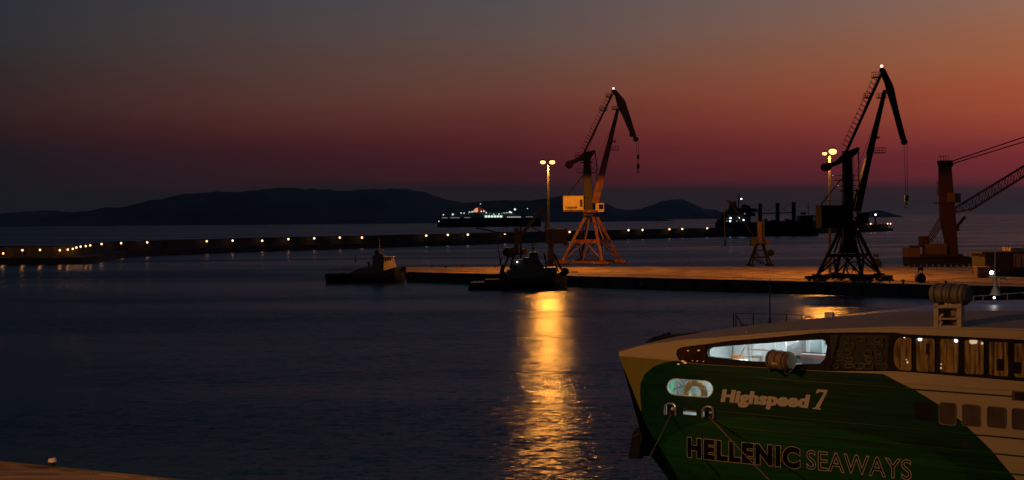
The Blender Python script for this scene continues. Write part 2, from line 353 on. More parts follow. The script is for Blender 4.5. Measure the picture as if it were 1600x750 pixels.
# small end building at the mole end
a, b = atY(1337, 352, 1240), atY(1352, 335, 1240)
m = MB(); m.box(((a[0]+b[0])/2, 1242, 10.5), (b[0]-a[0], 6, 8)); tag(m.build('mole_building', 'mole'), 'small block building on the breakwater behind the right crane cabin', 'building')

M['blackp'] = mat('crane_black', (.02, .017, .014), .75, var=.1, spec=.15)
# ------------------------------------------------------------------ portal cranes
def crane(D, K, label):
    """K: measured profile of one crane; every member gets a real width."""
    u = D/2000
    P = lambda x, y, o=0: atY(x, y, D, o)
    b = P(K['cx'], K['by']); cx = b[0]
    t = thing('harbour_crane', (cx, D, QZ), label, 'crane', 'dockside portal cranes')
    rd, jb = K['mats']
    # portal
    hd = K['hd']; ang0 = math.radians(K['rot']); zt = P(K['cx'], K['ringy'])[2]; cor = []; top = []
    for k in range(4):
        a = ang0+k*math.pi/2; cor.append(A(cx+hd*math.cos(a), D+hd*math.sin(a), QZ+1.3)); top.append(A(cx+1.9*math.cos(a), D+1.9*math.sin(a), zt-.3))
    for k in range(4): MB().bar(cor[k], top[k], K['lw']*1.15, K['lw'], K['lw']*1.4, K['lw']*1.3).build('leg', rd, t)
    f = K['midf']; mid = [cor[k]+(top[k]-cor[k])*f for k in range(4)]
    for k in range(4):
        a, c = mid[k], mid[(k+1) % 4]; MB().bar(a, c, 1.0 if K['big'] else .7, .8 if K['big'] else .5, side=(0, 0, 1)).build('cross_beam', rd, t)
        mm = (a+c)/2
        for e in (cor[k], cor[(k+1) % 4]): MB().bar(mm, e+(mm-e)*.05, .34, .34).build('diagonal_brace', rd, t)
        mt_ = (top[k]+top[(k+1) % 4])/2
        MB().bar(mt_+(mm-mt_)*.03, mm, .35, .35).build('upper_brace', rd, t)
    for k in (0, 2):
        a, c = cor[k], cor[(k+1) % 4]; MB().bar(a-A(0, 0, .35), c-A(0, 0, .35), .6, .55).build('sill_beam', rd, t)
    for k in range(4):
        d = cor[1]-cor[0]; d /= np.linalg.norm(d); c = cor[k].copy(); c[2] = QZ+.75; sd = np.cross(A(0, 0, 1), d)
        bg_ = MB(); bg_.box(c, (4.6, 1.0, .7), (d, sd, A(0, 0, 1))); bg_.box(c+A(0, 0, .45), (2.2, .8, .5), (d, sd, A(0, 0, 1))); bo = bg_.build('bogie', rd, t)
        for q in (-1.75, -.6, .6, 1.75):
            w0 = c+d*q-A(0, 0, .37); MB().tube(w0-sd*.35, w0+sd*.35, .38, n=10).build('wheel', 'dark', bo)
        MB().box(c+d*2.5, (.35, .9, .6), (d, sd, A(0, 0, 1))).build('buffer', 'steel', bo)
    # platform inside the portal, cable reel
    m = MB(); zc = mid[0][2]; m.box((cx, D, zc+.1), (hd*.75, hd*.75, .3)); m.build('portal_deck', rd, t)
    rc = A(cx+.3, D-hd*.45, QZ+2.6); m = MB(); m.tube(rc-A(0, .3, 0), rc+A(0, .3, 0), .35, n=12)
    for k in range(24):
        a, a2 = k*math.pi/12, (k+1)*math.pi/12
        m.bar(rc+A(math.cos(a), 0, math.sin(a))*1.5, rc+A(math.cos(a2), 0, math.sin(a2))*1.5, .5, .22)
    for k in range(6):
        a = k*math.pi/3; m.bar(rc, rc+A(math.cos(a), 0, math.sin(a))*1.5, .1, .12)
    m.build('cable_reel', 'dark', t)
    # stair on the left legs
    a, c = cor[2]*.5+cor[1]*.5, mid[2]*.5+mid[1]*.5; a = A(cx-hd*.35, D-hd*.5, QZ+.2); c = A(cx-hd*.1, D-hd*.45, zc)
    m = MB(); m.bar(a, c, .08, .25); m.bar(a+A(0, .7, 0), c+A(0, .7, 0), .08, .25)
    for k in range(12):
        q = a+(c-a)*(k+.5)/12; m.box(q+A(0, .35, 0), (.3, .7, .05))
    m.build('stair', rd, t)
    # slewing ring with railing
    zz = P(0, K['ringy'])[2]; r = K['ringr']
    m = MB(); m.tube((cx, D, zz-.35), (cx, D, zz+.25), r, n=20); m.build('slewing_ring', rd, t)
    # column
    x0, x1, yT, yB, x2, x3 = K['col']
    cw0, cw1 = (x1-x0)*u, (x3-x2)*u; c0, c1 = P((x2+x3)/2, yB), P((x0+x1)/2, yT)
    MB().bar(c0, c1, cw1*.95, cw1, cw0*.95, cw0).build('column', 'blackp' if rd == 'blackp' else 'colp', t)
    for yy, xa, xb in K['plat']:
        pa, pb = P(xa, yy), P(xb, yy)
        m = MB(); m.box(((pa[0]+pb[0])/2, D, pa[2]), (pb[0]-pa[0], cw0+1.2, .14)); pl = m.build('column_platform', 'dark', t)
        m = MB()
        for xx in (pa[0], (pa[0]*2+pb[0])/3, pb[0]):
            for yy2 in (-1, 1): m.tube((xx, D+yy2*(cw0/2+.6), pa[2]), (xx, D+yy2*(cw0/2+.6), pa[2]+1.05), .035, n=5)
        for yy2 in (-1, 1): m.tube((pa[0], D+yy2*(cw0/2+.6), pa[2]+1.05), (pb[0], D+yy2*(cw0/2+.6), pa[2]+1.05), .035, n=5)
        for xx in (pa[0], pb[0]): m.tube((xx, D-(cw0/2+.6), pa[2]+1.05), (xx, D+(cw0/2+.6), pa[2]+1.05), .035, n=5)
        m.build('railing', 'dark', pl)
    # machinery house
    hx0, hx1, hx2, hy0, hy1 = K['house']
    p0, p1, p2 = P(hx0, hy0), P(hx1, hy1), P(hx2, hy1)
    W_ = 5.2; m = MB(); h = p0[2]-p1[2]; m.box(((p0[0]+p2[0])/2, D, (p0[2]+p1[2])/2), (p2[0]-p0[0], W_, h)); hs = m.build('machinery_house', K['hm'], t)
    m = MB(); m.box(((p0[0]+p2[0])/2, D, p0[2]+.11), (p2[0]-p0[0]+.3, W_+.3, .2)); m.build('roof', K['hm'], hs)
    nb = 7
    for k in range(nb):
        xx = p0[0]+(p1[0]-p0[0])*(k+.5)/nb; MB().box((xx, D-W_/2-.03, (p0[2]+p1[2])/2+.1), (.09, .06, h*.9)).build('panel_rib', K['hm'], hs)
    MB().box(((p1[0]+p2[0])/2, D-W_/2-.04, (p0[2]+p1[2])/2), ((p2[0]-p1[0])*.6, .06, h*.55)).build('door', 'dark', hs)
    m = MB(); m.box(((p0[0]+c0[0])/2+1, D, p1[2]-.25), (c0[0]-p0[0]+2, 4.4, .45)); m.build('slewing_frame', rd, t)
    m = MB()
    for k in range(7):
        xx = p0[0]+(p2[0]-p0[0])*k/6; m.tube((xx, D-W_/2, p0[2]+.2), (xx, D-W_/2, p0[2]+1.2), .03, n=5)
    m.tube((p0[0], D-W_/2, p0[2]+1.2), (p2[0], D-W_/2, p0[2]+1.2), .03, n=5); m.tube((p0[0], D-W_/2, p0[2]+.7), (p2[0], D-W_/2, p0[2]+.7), .03, n=5)
    m.build('roof_railing', 'dark', hs)
    if K.get('text'):
        txt(K['text'], lambda x, y: A(p0[0]+(p1[0]-p0[0])*(.12+.76*x), D-W_/2-.075, p1[2]+.35+y*.68), 'letterd', hs, 1, .04)
    m = MB(); lx_ = c1[0]+cw0/2+.35; zb_ = p0[2]
    for s_ in (-.25, .25): m.tube((lx_, D-.3+s_, zb_), (lx_, D-.3+s_, c1[2]), .035, n=4)
    for kk in range(int((c1[2]-zb_)/.6)): m.tube((lx_, D-.55, zb_+kk*.6), (lx_, D-.05, zb_+kk*.6), .03, n=4)
    m.build('column_ladder', 'dark', t)
    for s_ in (-.5, .5): MB().tube(c1+A(0, s_, 0), P(*K['fly'][1])+A(0, s_, 0), .045, n=4).build('luffing_wire', 'rope', t)
    MB().tube(c0*.35+c1*.65+A(cw0/2, .4, 0), P(*K['jib'][1])-A(0, -.4, 1.5), .04, n=4).build('jib_wire', 'rope', t)
    # cab
    q0, q1 = P(K['cab'][0], K['cab'][2]), P(K['cab'][1], K['cab'][3])
    cc = A((q0[0]+q1[0])/2, D-1.2, (q0[2]+q1[2])/2); cs = (q1[0]-q0[0], 2.2, q0[2]-q1[2])
    cb = MB().box(cc, cs).build('operator_cab', K['hm'], t)
    MB().box(cc+A(cs[0]*.15, -1.12, cs[2]*.08), (cs[0]*.55, .06, cs[2]*.55)).build('cab_window', 'glassd', cb)
    MB().box(cc+A(cs[0]/2+.03, 0, cs[2]*.08), (.06, 1.8, cs[2]*.55)).build('cab_window', 'glassd', cb)
    MB().box(cc+A(0, 0, cs[2]/2+.1), (cs[0]+.4, 2.6, .16)).build('cab_roof', 'dark', cb)
    MB().box((((cc[0]-cs[0]/2)+c0[0])/2, D-.6, cc[2]-cs[2]/2-.1), (cc[0]-c0[0], 1.6, .25)).build('cab_walkway', rd, t)
    # jib
    j0, j1 = P(*K['jib'][0]), P(*K['jib'][1]); jw0, jw1 = K['jib'][2]*u, K['jib'][3]*u
    for dd in (-1, 1): MB().bar(j0+A(0, dd*1.3, 0), j0+(j1-j0)*.3+A(0, dd*.45, 0), .5, jw0, .5, jw0*.9).build('jib_leg', K['jm'], t)
    ja = j0+(j1-j0)*.27
    MB().bar(ja, j1, 1.5, jw0*.88, .8, jw1).build('jib', jb, t)
    for k in range(3):
        q = j0+(j1-j0)*(.07+.08*k); MB().bar(q-A(0, 1.1, 0), q+A(0, 1.1, 0), .25, .25, side=(0, 0, 1)).build('jib_tie', jb, t)
    # tie with ladder
    t0, t1 = P(*K['tie'][0]), P(*K['tie'][1]); tw = K['tie'][2]*u
    MB().bar(t0, t1, .7, tw).build('tie_bar', jb, t)
    dn = (t1-t0)/np.linalg.norm(t1-t0); un = np.cross(A(0, 1, 0), dn); un = un if un[0] < 0 else -un
    nr = K['rungs']; m = MB()
    for k in range(nr):
        q = t0+(t1-t0)*(.06+.86*k/(nr-1))+un*tw/2
        m.tube(q-A(0, .3, 0), q-A(0, .3, 0)+un*1.0+A(0, 0, .25), .05, n=5); m.tube(q+A(0, .3, 0), q+A(0, .3, 0)+un*1.0+A(0, 0, .25), .05, n=5)
        m.tube(q-A(0, .3, 0)+un*1.0+A(0, 0, .25), q+A(0, .3, 0)+un*1.0+A(0, 0, .25), .05, n=5)
    for s_ in (-.3, .3):
        a = t0+(t1-t0)*.06+un*(tw/2+1.0)+A(0, s_, .25); c = t0+(t1-t0)*.92+un*(tw/2+1)+A(0, s_, .25); m.tube(a, c, .022, n=4)
    m.build('ladder', 'dark', t)
    # fly jib: plate girder with depth
    pl = [P(*q) for q in K['fly']]; m = MB(); m.prism([q+A(0, -.45, 0) for q in pl], (0, .9, 0)); m.build('fly_jib', jb, t)
    for (x, y, rr) in K['sheave']:
        q = P(x, y); MB().tube(q-A(0, .5, 0), q+A(0, .5, 0), rr*u, n=16).build('sheave', 'dark', t)
    # lever with counterweight
    lv = [P(*q) for q in K['lever']]; m = MB(); m.prism([q+A(0, -.7, 0) for q in lv], (0, 1.4, 0)); m.build('lever', jb, t)
    x, y, rr = K['cw']; q = P(x, y); m = MB(); m.tube(q-A(0, 1.3, 0), q+A(0, 1.3, 0), rr*u, n=18); m.build('counterweight', jb, t)
    for a, c, ww in K['links']: MB().bar(P(*a), P(*c), .25, ww*u).build('link_rod', 'blackp', t)
    # platforms with rails on the steelwork
    for xa, xb, yb, yt in K['cages']:
        pa, pb, pt = P(xa, yb), P(xb, yb), P(xa, yt)
        m = MB(); m.box(((pa[0]+pb[0])/2, D, pa[2]), (pb[0]-pa[0], 1.8, .16)); pf = m.build('platform', 'dark', t)
        m = MB(); hh = pt[2]-pa[2]
        for yy in (-.85, .85):
            for k in range(4):
                xx = pa[0]+(pb[0]-pa[0])*k/3; m.tube((xx, D+yy, pa[2]), (xx, D+yy, pa[2]+hh), .035, n=5)
            for z in (.5, 1): m.tube((pa[0], D+yy, pa[2]+hh*z), (pb[0], D+yy, pa[2]+hh*z), .035, n=5)
        for xx in (pa[0], pb[0]): m.tube((xx, D-.85, pa[2]+hh), (xx, D+.85, pa[2]+hh), .035, n=5)
        m.build('railing', 'dark', pf)
    # rope and hook
    (x, y), (x2, y2) = K['hook']; a, c = P(x, y), P(x2, y2)
    m = MB(); c[0] = a[0]+.15
    for dx in (-.32, .32): m.tube(a+A(dx, 0, 0), A(c[0]+dx*.5, D, c[2]+2.4), .05, n=5)
    m.build('hoist_rope', 'rope', t)
    z = c[2]+2.4; m = MB(); m.box((c[0], D, z-.5), (.75, .5, 1.3)); m.tube((c[0]-.1, D, z-1.1), (c[0]-.1, D, z-1.9), .16, n=8)
    for k in range(7):
        a1, a2 = math.radians(90-k*38), math.radians(90-(k+1)*38); o_ = A(c[0]-.1, D, z-2.1); m.tube(o_+A(math.cos(a1), 0, math.sin(a1))*.36, o_+A(math.cos(a2), 0, math.sin(a2))*.36, .11, n=6)
    m.build('hook_block', 'dark', t)
    if K.get('midrope'):
        q = P(*K['midrope']); MB().box((c[0], D, q[2]), (.7, .4, 1.2)).build('rope_guide', 'dark', t)
    q = P(*K['beacon']); bc = MB().tube(q-A(0, 0, .6), q, .08, n=6).build('beacon_post', 'dark', t); MB().ball(q+A(0, 0, .15), .32, 8).build('beacon', 'redl', bc)
    return t

def txt(body, fn, mt, parent, size=1, off=0, shear=0, name='lettering', space=1.0):
    cu = bpy.data.curves.new('t', 'FONT'); cu.body = body; cu.size = 1; cu.shear = shear; cu.offset = 0; cu.space_character = space; cu.resolution_u = 6
    ob = bpy.data.objects.new('t', cu); COL.objects.link(ob); bpy.context.view_layer.update()
    me0 = bpy.data.meshes.new_from_object(ob.evaluated_get(bpy.context.evaluated_depsgraph_get()))
    x0 = min(v.co.x for v in me0.vertices); x1 = max(v.co.x for v in me0.vertices); hcap = .729
    cu.offset = off; bpy.context.view_layer.update()
    me = bpy.data.meshes.new_from_object(ob.evaluated_get(bpy.context.evaluated_depsgraph_get()))
    COL.objects.unlink(ob); bpy.data.objects.remove(ob)
    v = [fn((p.co.x-x0)/(x1-x0), p.co.y/hcap) for p in me.vertices]
    mm = MB(); mm.add(v, [tuple(p.vertices) for p in me.polygons]); return mm.build(name, mt, parent, fix=False)

K1 = dict(mats=('red', 'jib'), hm='house', jm='red', cx=924, by=412, hd=9.0, rot=17, lw=.66, ringy=338, ringr=3.0, midf=.44, big=True,
 col=(912, 922, 238, 337, 911, 926), plat=[(270, 901, 931), (254, 907, 926)], house=(879.5, 904, 911, 307.5, 328), cab=(930, 943, 317.5, 331),
 text='TAKRAF', jib=((929, 318), (965.5, 170), 11.5, 5), tie=((912, 240), (957, 147), 3), rungs=17,
 fly=[(956, 144), (958, 139.5), (963, 141.5), (975, 155), (977.5, 160), (984, 180), (994, 212), (991, 216), (986, 212), (973, 182), (964.5, 165), (961, 150)],
 sheave=[(993.5, 217.5, 4), (986.5, 210.5, 3.3), (958.5, 142.5, 2.8)], lever=[(889, 252), (903, 246), (912, 238), (929, 234.5), (931, 237), (929, 240), (921, 249), (905, 252), (890, 260)], cw=(889.5, 257, 6.2),
 links=[((929.5, 237), (933, 262), 1.5), ((933, 262), (931, 300), 1.2), ((911, 274), (886, 306), 1.6)],
 cages=[(947, 956, 151.5, 146.5), (937, 948, 173, 167), (956, 965, 171, 166), (952, 967, 234.5, 228), (954, 962, 222, 219), (899, 909, 246.5, 239)],
 hook=((996, 219), (997, 270)), midrope=(996, 245), beacon=(958.5, 139))
K2 = dict(mats=('blackp', 'blackp'), hm='blackp', jm='blackp', cx=1326, by=438, hd=6.9, rot=8, lw=.55, ringy=357, ringr=2.6, midf=.44, big=False,
 col=(1317.5, 1329.5, 236, 395, 1316, 1333), plat=[(282, 1302, 1338), (298, 1310, 1340), (330, 1310, 1340)], house=(1279, 1315, 1318, 322.5, 352.5), cab=(1338, 1353, 333, 349),
 text=None, jib=((1337, 330), (1382.7, 141), 11, 5), tie=((1322, 238), (1376.5, 117), 3.6), rungs=16,
 fly=[(1374.5, 109), (1378, 105.5), (1382.5, 109), (1394, 132), (1396.5, 140), (1404, 175), (1415, 217), (1411, 221), (1407, 217), (1395, 172), (1386, 143), (1383, 131), (1376.5, 114)],
 sheave=[(1412.8, 222, 4.5), (1378, 109, 3)], lever=[(1290, 257), (1308, 250), (1320, 238), (1340, 230), (1342, 233), (1338, 240), (1328, 248), (1308, 258), (1292, 264)], cw=(1291, 261, 6.6),
 links=[((1341, 232), (1342, 278), 1.6), ((1317, 276), (1281, 322), 1.6), ((1342, 278), (1341, 320), 1)],
 cages=[(1363, 1374, 121, 113), (1350, 1361, 153, 146), (1371, 1384, 153, 146), (1364, 1382, 239, 231), (1367, 1373, 216, 213)],
 hook=((1415, 224), (1416, 324)), beacon=(1377.5, 104.5))
D1 = float(atz(922, 413, QZ)[1]); D2 = float(atz(1326, 438.5, QZ)[1])
crane(D1, K1, 'orange lit portal crane with yellow machinery house, left of the two tall cranes')
crane(D2, K2, 'tall black portal crane beside the right floodlight mast, hook on a long rope')

# ------------------------------------------------------------------ floodlight masts
def mast(x, ytop, yb, label, power, heads, D=None):
    D = D or float(atz(x, yb, QZ)[1]); top = atY(x, ytop, D); xx = top[0]; u = D/2000
    t = thing('floodlight_mast', (xx, D, QZ), label, 'lamp', 'floodlight masts on the quay')
    MB().tube((xx, D, QZ), (xx, D, top[2]+.4), .36, .2, 12).build('pole', 'pole', t, smooth=True)
    MB().tube((xx, D, QZ), (xx, D, QZ+.5), .7, .6, 12).build('base', 'conc', t)
    MB().box((xx, D, top[2]+.35), (abs(heads[-1][0]-heads[0][0])*u, .25, .2)).build('cross_arm', 'steel', t)
    for k, (dx, dy, r) in enumerate(heads):
        c = atY(x+dx, ytop+dy, D); h = MB().box(c+A(0, .1, r*.9), (1.6*r, .9, .3)).build('lamp_head', 'dark', t)
        MB().ball(c, r, 12, sz=(1.15, .8, .8)).build('lamp_glass', 'lampg', h, smooth=True)
        lamp('lamp_light', c-A(0, .25, r+.35), power, SOD, .55, h, 178)
    return t
DM1 = 338.0
mast(856.3, 253.5, 420, 'slim floodlight mast with two amber heads, left of the orange lit crane', 21000, [(-8, 0, .62), (6.5, 0, .68)], DM1)
mast(1296, 238.5, 430, 'floodlight mast with two bright amber heads behind the black crane counterweight', 18500, [(-7.5, 1.5, .5), (5, -1.5, .85)])

# ------------------------------------------------------------------ mobile harbour crane at the right
D = float(atz(1468, 416.5, QZ)[1]); P = lambda x, y, o=0: atY(x, y, D, o)
b = P(1468, 416)
M['mred'] = mat('mobile_crane_red', (.045, .009, .006), .6, var=.1); M['house2'] = mat('mobile_crane_yellow', (.11, .055, .014), .6, var=.1)
t = thing('mobile_harbour_crane', (b[0], D, QZ), 'red mobile harbour crane with lattice boom reaching out of the right edge', 'crane')
def PB(name, x0, x1, y0, y1, w, mt, off=0, par=None):
    a, c = P(x0, y0), P(x1, y1); return MB().box(((a[0]+c[0])/2, D+off, (a[2]+c[2])/2), (c[0]-a[0], w, a[2]-c[2])).build(name, mt, par or t)
ch = PB('chassis', 1415, 1519, 403, 411, 5, 'blackp')
for k in range(11):
    q = P(1420+k*9.4, 412.5)
    for s_ in (-1, 1): MB().tube((q[0], D+s_*2.4-.35, QZ+.62), (q[0], D+s_*2.4+.35, QZ+.62), .62, n=14).build('wheel', 'black', ch)
PB('deck_edge', 1415, 1510, 401, 402.6, 5.4, 'blackp')
hs = PB('engine_house', 1445, 1475.5, 381, 396.5, 4.2, 'house2'); PB('counterweight', 1414, 1433.5, 387, 401, 4.6, 'house2'); PB('exhaust_box', 1423, 1434, 383.5, 386.8, 2.5, 'blackp')
PB('winch_house', 1440, 1452, 369, 386, 3.0, 'mred', 1.2); PB('slewing_deck', 1434, 1500, 397, 400.8, 4.4, 'mred')
for k in range(5): MB().box((P(1449+k*5.5, 389)[0], D-2.13, P(0, 389)[2]), (.12, .06, 2.2)).build('panel_rib', 'house2', hs)
pr = [P(*q) for q in [(1468, 252), (1484, 252), (1487, 290), (1491, 335), (1495.5, 400), (1482, 400), (1479, 385), (1469.5, 340), (1468.5, 300)]]
MB().prism([q-A(0, 1.1, 0) for q in pr], (0, 2.2, 0)).build('tower', 'mred', t)
PB('tower_head', 1467, 1486, 251, 257, 2.8, 'blackp'); q = P(1484, 257); MB().tube(q-A(0, 1, 0), q+A(0, 1, 0), .7, n=12).build('sheave', 'blackp', t)
m = MB()
for x in (1468, 1472, 1476, 1480):
    for s_ in (-1.2, 1.2): a = P(x, 251); m.tube(a+A(0, s_, 0), P(x, 244)+A(0, s_, 0), .04, n=5)
for s_ in (-1.2, 1.2): m.tube(P(1468, 244)+A(0, s_, 0), P(1480, 244)+A(0, s_, 0), .04, n=5)
m.tube(P(1468, 244)-A(0, 1.2, 0), P(1468, 244)+A(0, 1.2, 0), .04, n=5)
m.build('railing', 'blackp', t)
m = MB(); m.tube(P(1466, 282)-A(0, .3, 0), P(1466, 305)-A(0, .3, 0), .05, n=5); m.tube(P(1466, 282)+A(0, .3, 0), P(1466, 305)+A(0, .3, 0), .05, n=5); m.tube(P(1464, 282), P(1464, 305), .04, n=5)
for k in range(8): m.tube(P(1464, 283+k*3), P(1468, 283+k*3), .04, n=4)
m.build('ladder', 'blackp', t)
cb = PB('operator_cab', 1477.5, 1486.5, 301.5, 316, 2.2, 'house2', -1.8); PB('cab_glass', 1486.8, 1495.5, 302.5, 317, 2.0, 'glassd', -1.8, cb)
PB('platform', 1461, 1471, 316.5, 318, 2.4, 'blackp')
for a, c in (((1470, 340), (1452, 370)), ((1471, 351), (1453, 379))):
    for s_ in (-.9, .9): MB().bar(P(*a)+A(0, s_, 0), P(*c)+A(0, s_, 0), .2, .28).build('back_strut', 'mred', t)
MB().bar(P(1519, 327), P(1506, 341), .35, .35).build('luffing_rod', 'steel', t); MB().bar(P(1508, 339), P(1493, 356), .6, .65).build('luffing_cylinder', 'blackp', t); PB('cylinder_foot', 1489, 1497, 352, 361, 2, 'mred')
# lattice boom
up0, up1, lo0, lo1 = P(1489, 327), P(1680, 210.5), P(1490, 332.5), P(1519.5, 326.5)
lo2 = P(1680, 225)
for s_ in (-.85, .85):
    o_ = A(0, s_, 0); MB().bar(up0+o_, up1+o_, .22, .26).build('boom_chord', 'mred', t)
    MB().bar(lo0+o_, lo1+o_, .22, .26).build('boom_chord', 'mred', t); MB().bar(lo1+o_, lo2+o_, .22, .26).build('boom_chord', 'mred', t)
m = MB(); nb = 19
def upp(f): return up0+(up1-up0)*f
def lop(f):
    x = lo0[0]+(lo2[0]-lo0[0])*f
    if x < lo1[0]: g = (x-lo0[0])/(lo1[0]-lo0[0]); return lo0+(lo1-lo0)*g
    g = (x-lo1[0])/(lo2[0]-lo1[0]); return lo1+(lo2-lo1)*g
for k in range(nb):
    f0, f1, f2 = k/nb, (k+.5)/nb, (k+1)/nb
    for s_ in (-.85, .85):
        o_ = A(0, s_, 0); m.tube(upp(f0)+o_, lop(f1)+o_, .09, n=5); m.tube(lop(f1)+o_, upp(f2)+o_, .09, n=5)
    m.tube(upp(f0)-A(0, .85, 0), upp(f0)+A(0, .85, 0), .07, n=5); m.tube(lop(f1)-A(0, .85, 0), lop(f1)+A(0, .85, 0), .07, n=5); m.tube(upp(f0)-A(0, .85, 0), upp(f1)+A(0, .85, 0), .06, n=4)
m.build('boom_lacing', 'mred', t)
for y0, y1 in ((253, 187.5), (257, 197)):
    for s_ in (-.5, .5): MB().tube(P(1484, y0)+A(0, s_, 0), P(1680, y1)+A(0, s_, 0), .13, n=6).build('pendant_rope', 'mred', t)
m = MB()
for x in (1512, 1518):
    m.tube(P(x, 402), P(x, 395), .09, n=5)
m.tube(P(1512, 397), P(1518, 397), .06, n=5); m.tube(P(1520, 411), P(1520, 404), .12, n=5); m.build('end_rail', 'grey', t)

# ------------------------------------------------------------------ small column cranes
def column_crane(cx, y0, y1, w, yb, boom, rope, label, lit, D=None):
    D = D or float(atz(cx, yb, QZ)[1]); u = D/2000; P = lambda x, y, o=0: atY(x, y, D, o)
    b = P(cx, yb); t = thing('column_crane', (b[0], D, QZ), label, 'crane')
    a, c = P(cx-1, y0), P(cx-1, y1); MB().bar(c, a, w*u, w*u).build('column', lit, t)
    a, c = P(cx+w*.8, y0-2), P(cx+w*.8, y1); MB().bar(c, a, w*u*.5, w*u*.5).build('side_column', 'colp', t)
    MB().box(P(cx, y1+1), (w*u*2.6, 3.2, .4)).build('turntable', 'blackp', t)
    hb = (yb-y1)*.28*u*1.5
    zt = P(cx, y1+1)[2]
    for sx in (-1, 1):
        for sy in (-1, 1):
            MB().bar((b[0]+sx*hb, D+sy*hb*.8, QZ+.5), (b[0]+sx*.8, D+sy*.8, zt), .45, .45).build('leg', 'blackp', t)
            MB().box((b[0]+sx*hb, D+sy*hb*.8, QZ+.3), (1.6, .9, .6)).build('bogie', 'blackp', t)
    for f in (.35, .68):
        for sy in (-1, 1):
            h = hb*(1-f)+.8*f; z = QZ+.5+(zt-QZ-.5)*f; MB().bar((b[0]-h, D+sy*h*.8, z), (b[0]+h, D+sy*h*.8, z), .35, .35).build('cross_beam', 'blackp', t)
            MB().bar((b[0]-h, D+sy*h*.8, z), (b[0]+hb*.3, D+sy*hb*.8, QZ+.6), .2, .2).build('brace', 'blackp', t)
    p = P(cx-w*1.3, y1-2); MB().box(p, (2.2, 2.2, 2.4)).build('winch_box', 'colp', t)
    p = P(cx+w*1.6, y1-3); MB().box(p, (1.2, 2, 1.5)).build('cab', 'jib', t)
    p = P(cx+w*2.6, y1+15); MB().tube(p-A(0, .4, 0), p+A(0, .4, 0), .9, n=12).build('cable_reel', 'blackp', t)
    for s_ in (-.4, .4):
        for p0, p1 in zip(boom, boom[1:]): MB().bar(P(*p0)+A(0, s_, 0), P(*p1)+A(0, s_, 0), .16, .3).build('boom', 'blackp', t)
    m = MB(); m.rope([P(*q) for q in rope], .11, 5); m.build('hoist_rope', 'rope', t)
    q = P(*rope[-1]); MB().box(q, (.5, .5, 1.9)).build('hook_block', 'blackp', t)
column_crane(1187.5, 346, 380, 6.5, 416, [(1181, 374), (1160, 345), (1139, 313)], [(1139, 313), (1134, 319), (1131.5, 328), (1132, 345), (1133, 380)], 'small trestle crane with short orange lit column in front of the cargo ship', mat('ochre_paint', (.15, .07, .02), .6))
column_crane(808, 356, 396, 7, 424, [(804, 366), (776, 363), (744, 356)], [(776, 364), (778, 385), (782, 408)], 'dark column crane with a thin reddish boom, rising behind the work boat', 'dark', 322)

# material handler right of it
D = 330.; P = lambda x, y, o=0: atY(x, y, D, o); b = P(862, 424)
t = thing('material_handler', (b[0], D, QZ), 'dark grab crane with boxy body on a pedestal, left of the orange lit crane legs', 'crane')
MB().box(P(869, 369), (34*.165, 3.4, 23*.165)).build('machine_body', 'colp', t)
m = MB()
for s_ in (-1.5, 1.5):
    o_ = A(0, s_, 0); m.bar(P(866, 358)+o_, P(884, 358)+o_, .18, .18); m.bar(P(884.5, 358)+o_, P(884.5, 370)+o_, .18, .18); m.bar(P(866, 358)+o_, P(866, 362)+o_, .18, .18)
m.build('guard_frame', 'dark', t)
MB().bar(P(861, 423), P(861, 380), 1.2, 1.3).build('pedestal', 'dark', t)
for x, y in ((850, 424), (880, 424), (872, 425)): MB().bar(P(862, 394, (x-862)*.1), P(x, y, (x-862)*.1), .35, .4).build('leg', 'dark', t)
MB().bar(P(853, 360), P(853.5, 341), .6, .55).build('boom', 'dark', t); MB().bar(P(853.5, 342), P(845, 331), .6, .5).build('boom', 'dark', t)
MB().bar(P(848.5, 322), P(812, 371), .7, .9).build('stick', 'dark', t); MB().bar(P(822, 350), P(852, 366), .3, .3).build('cylinder', 'dark', t)
MB().box(P(884, 381), (1.2, 2, .9)).build('step_box', 'dark', t)

# ------------------------------------------------------------------ boats
def loft(t, P, D, st, hb, zb, name, mt, flare=.72):
    """st: (px, py_deck, beam fraction). Hull with real beam around depth D."""
    m = MB(); rows = []
    for x, y, f in st:
        q = P(x, y); h = hb*f
        rows.append([(q[0], D-h, q[2]), (q[0], D-h*.96, q[2]*.45), (q[0], D-h*flare, 0), (q[0], D-h*flare*.5, zb), (q[0], D+h*flare*.5, zb), (q[0], D+h*flare, 0), (q[0], D+h*.96, q[2]*.45), (q[0], D+h, q[2])])
    n = 8; V = [p for r in rows for p in r]; F = []
    for i in range(len(rows)-1):
        for k in range(n): F.append((i*n+k, i*n+(k+1) % n, (i+1)*n+(k+1) % n, (i+1)*n+k))
    F += [tuple(range(n)), tuple(range(len(V)-1, len(V)-n-1, -1))]
    m.add(V, F); return m.build(name, mt, t)
def pxprism(t, P, poly, w, name, mt, off=0, par=None):
    return MB().prism([P(*q)+A(0, off-w/2, 0) for q in poly], (0, w, 0)).build(name, mt, par or t)

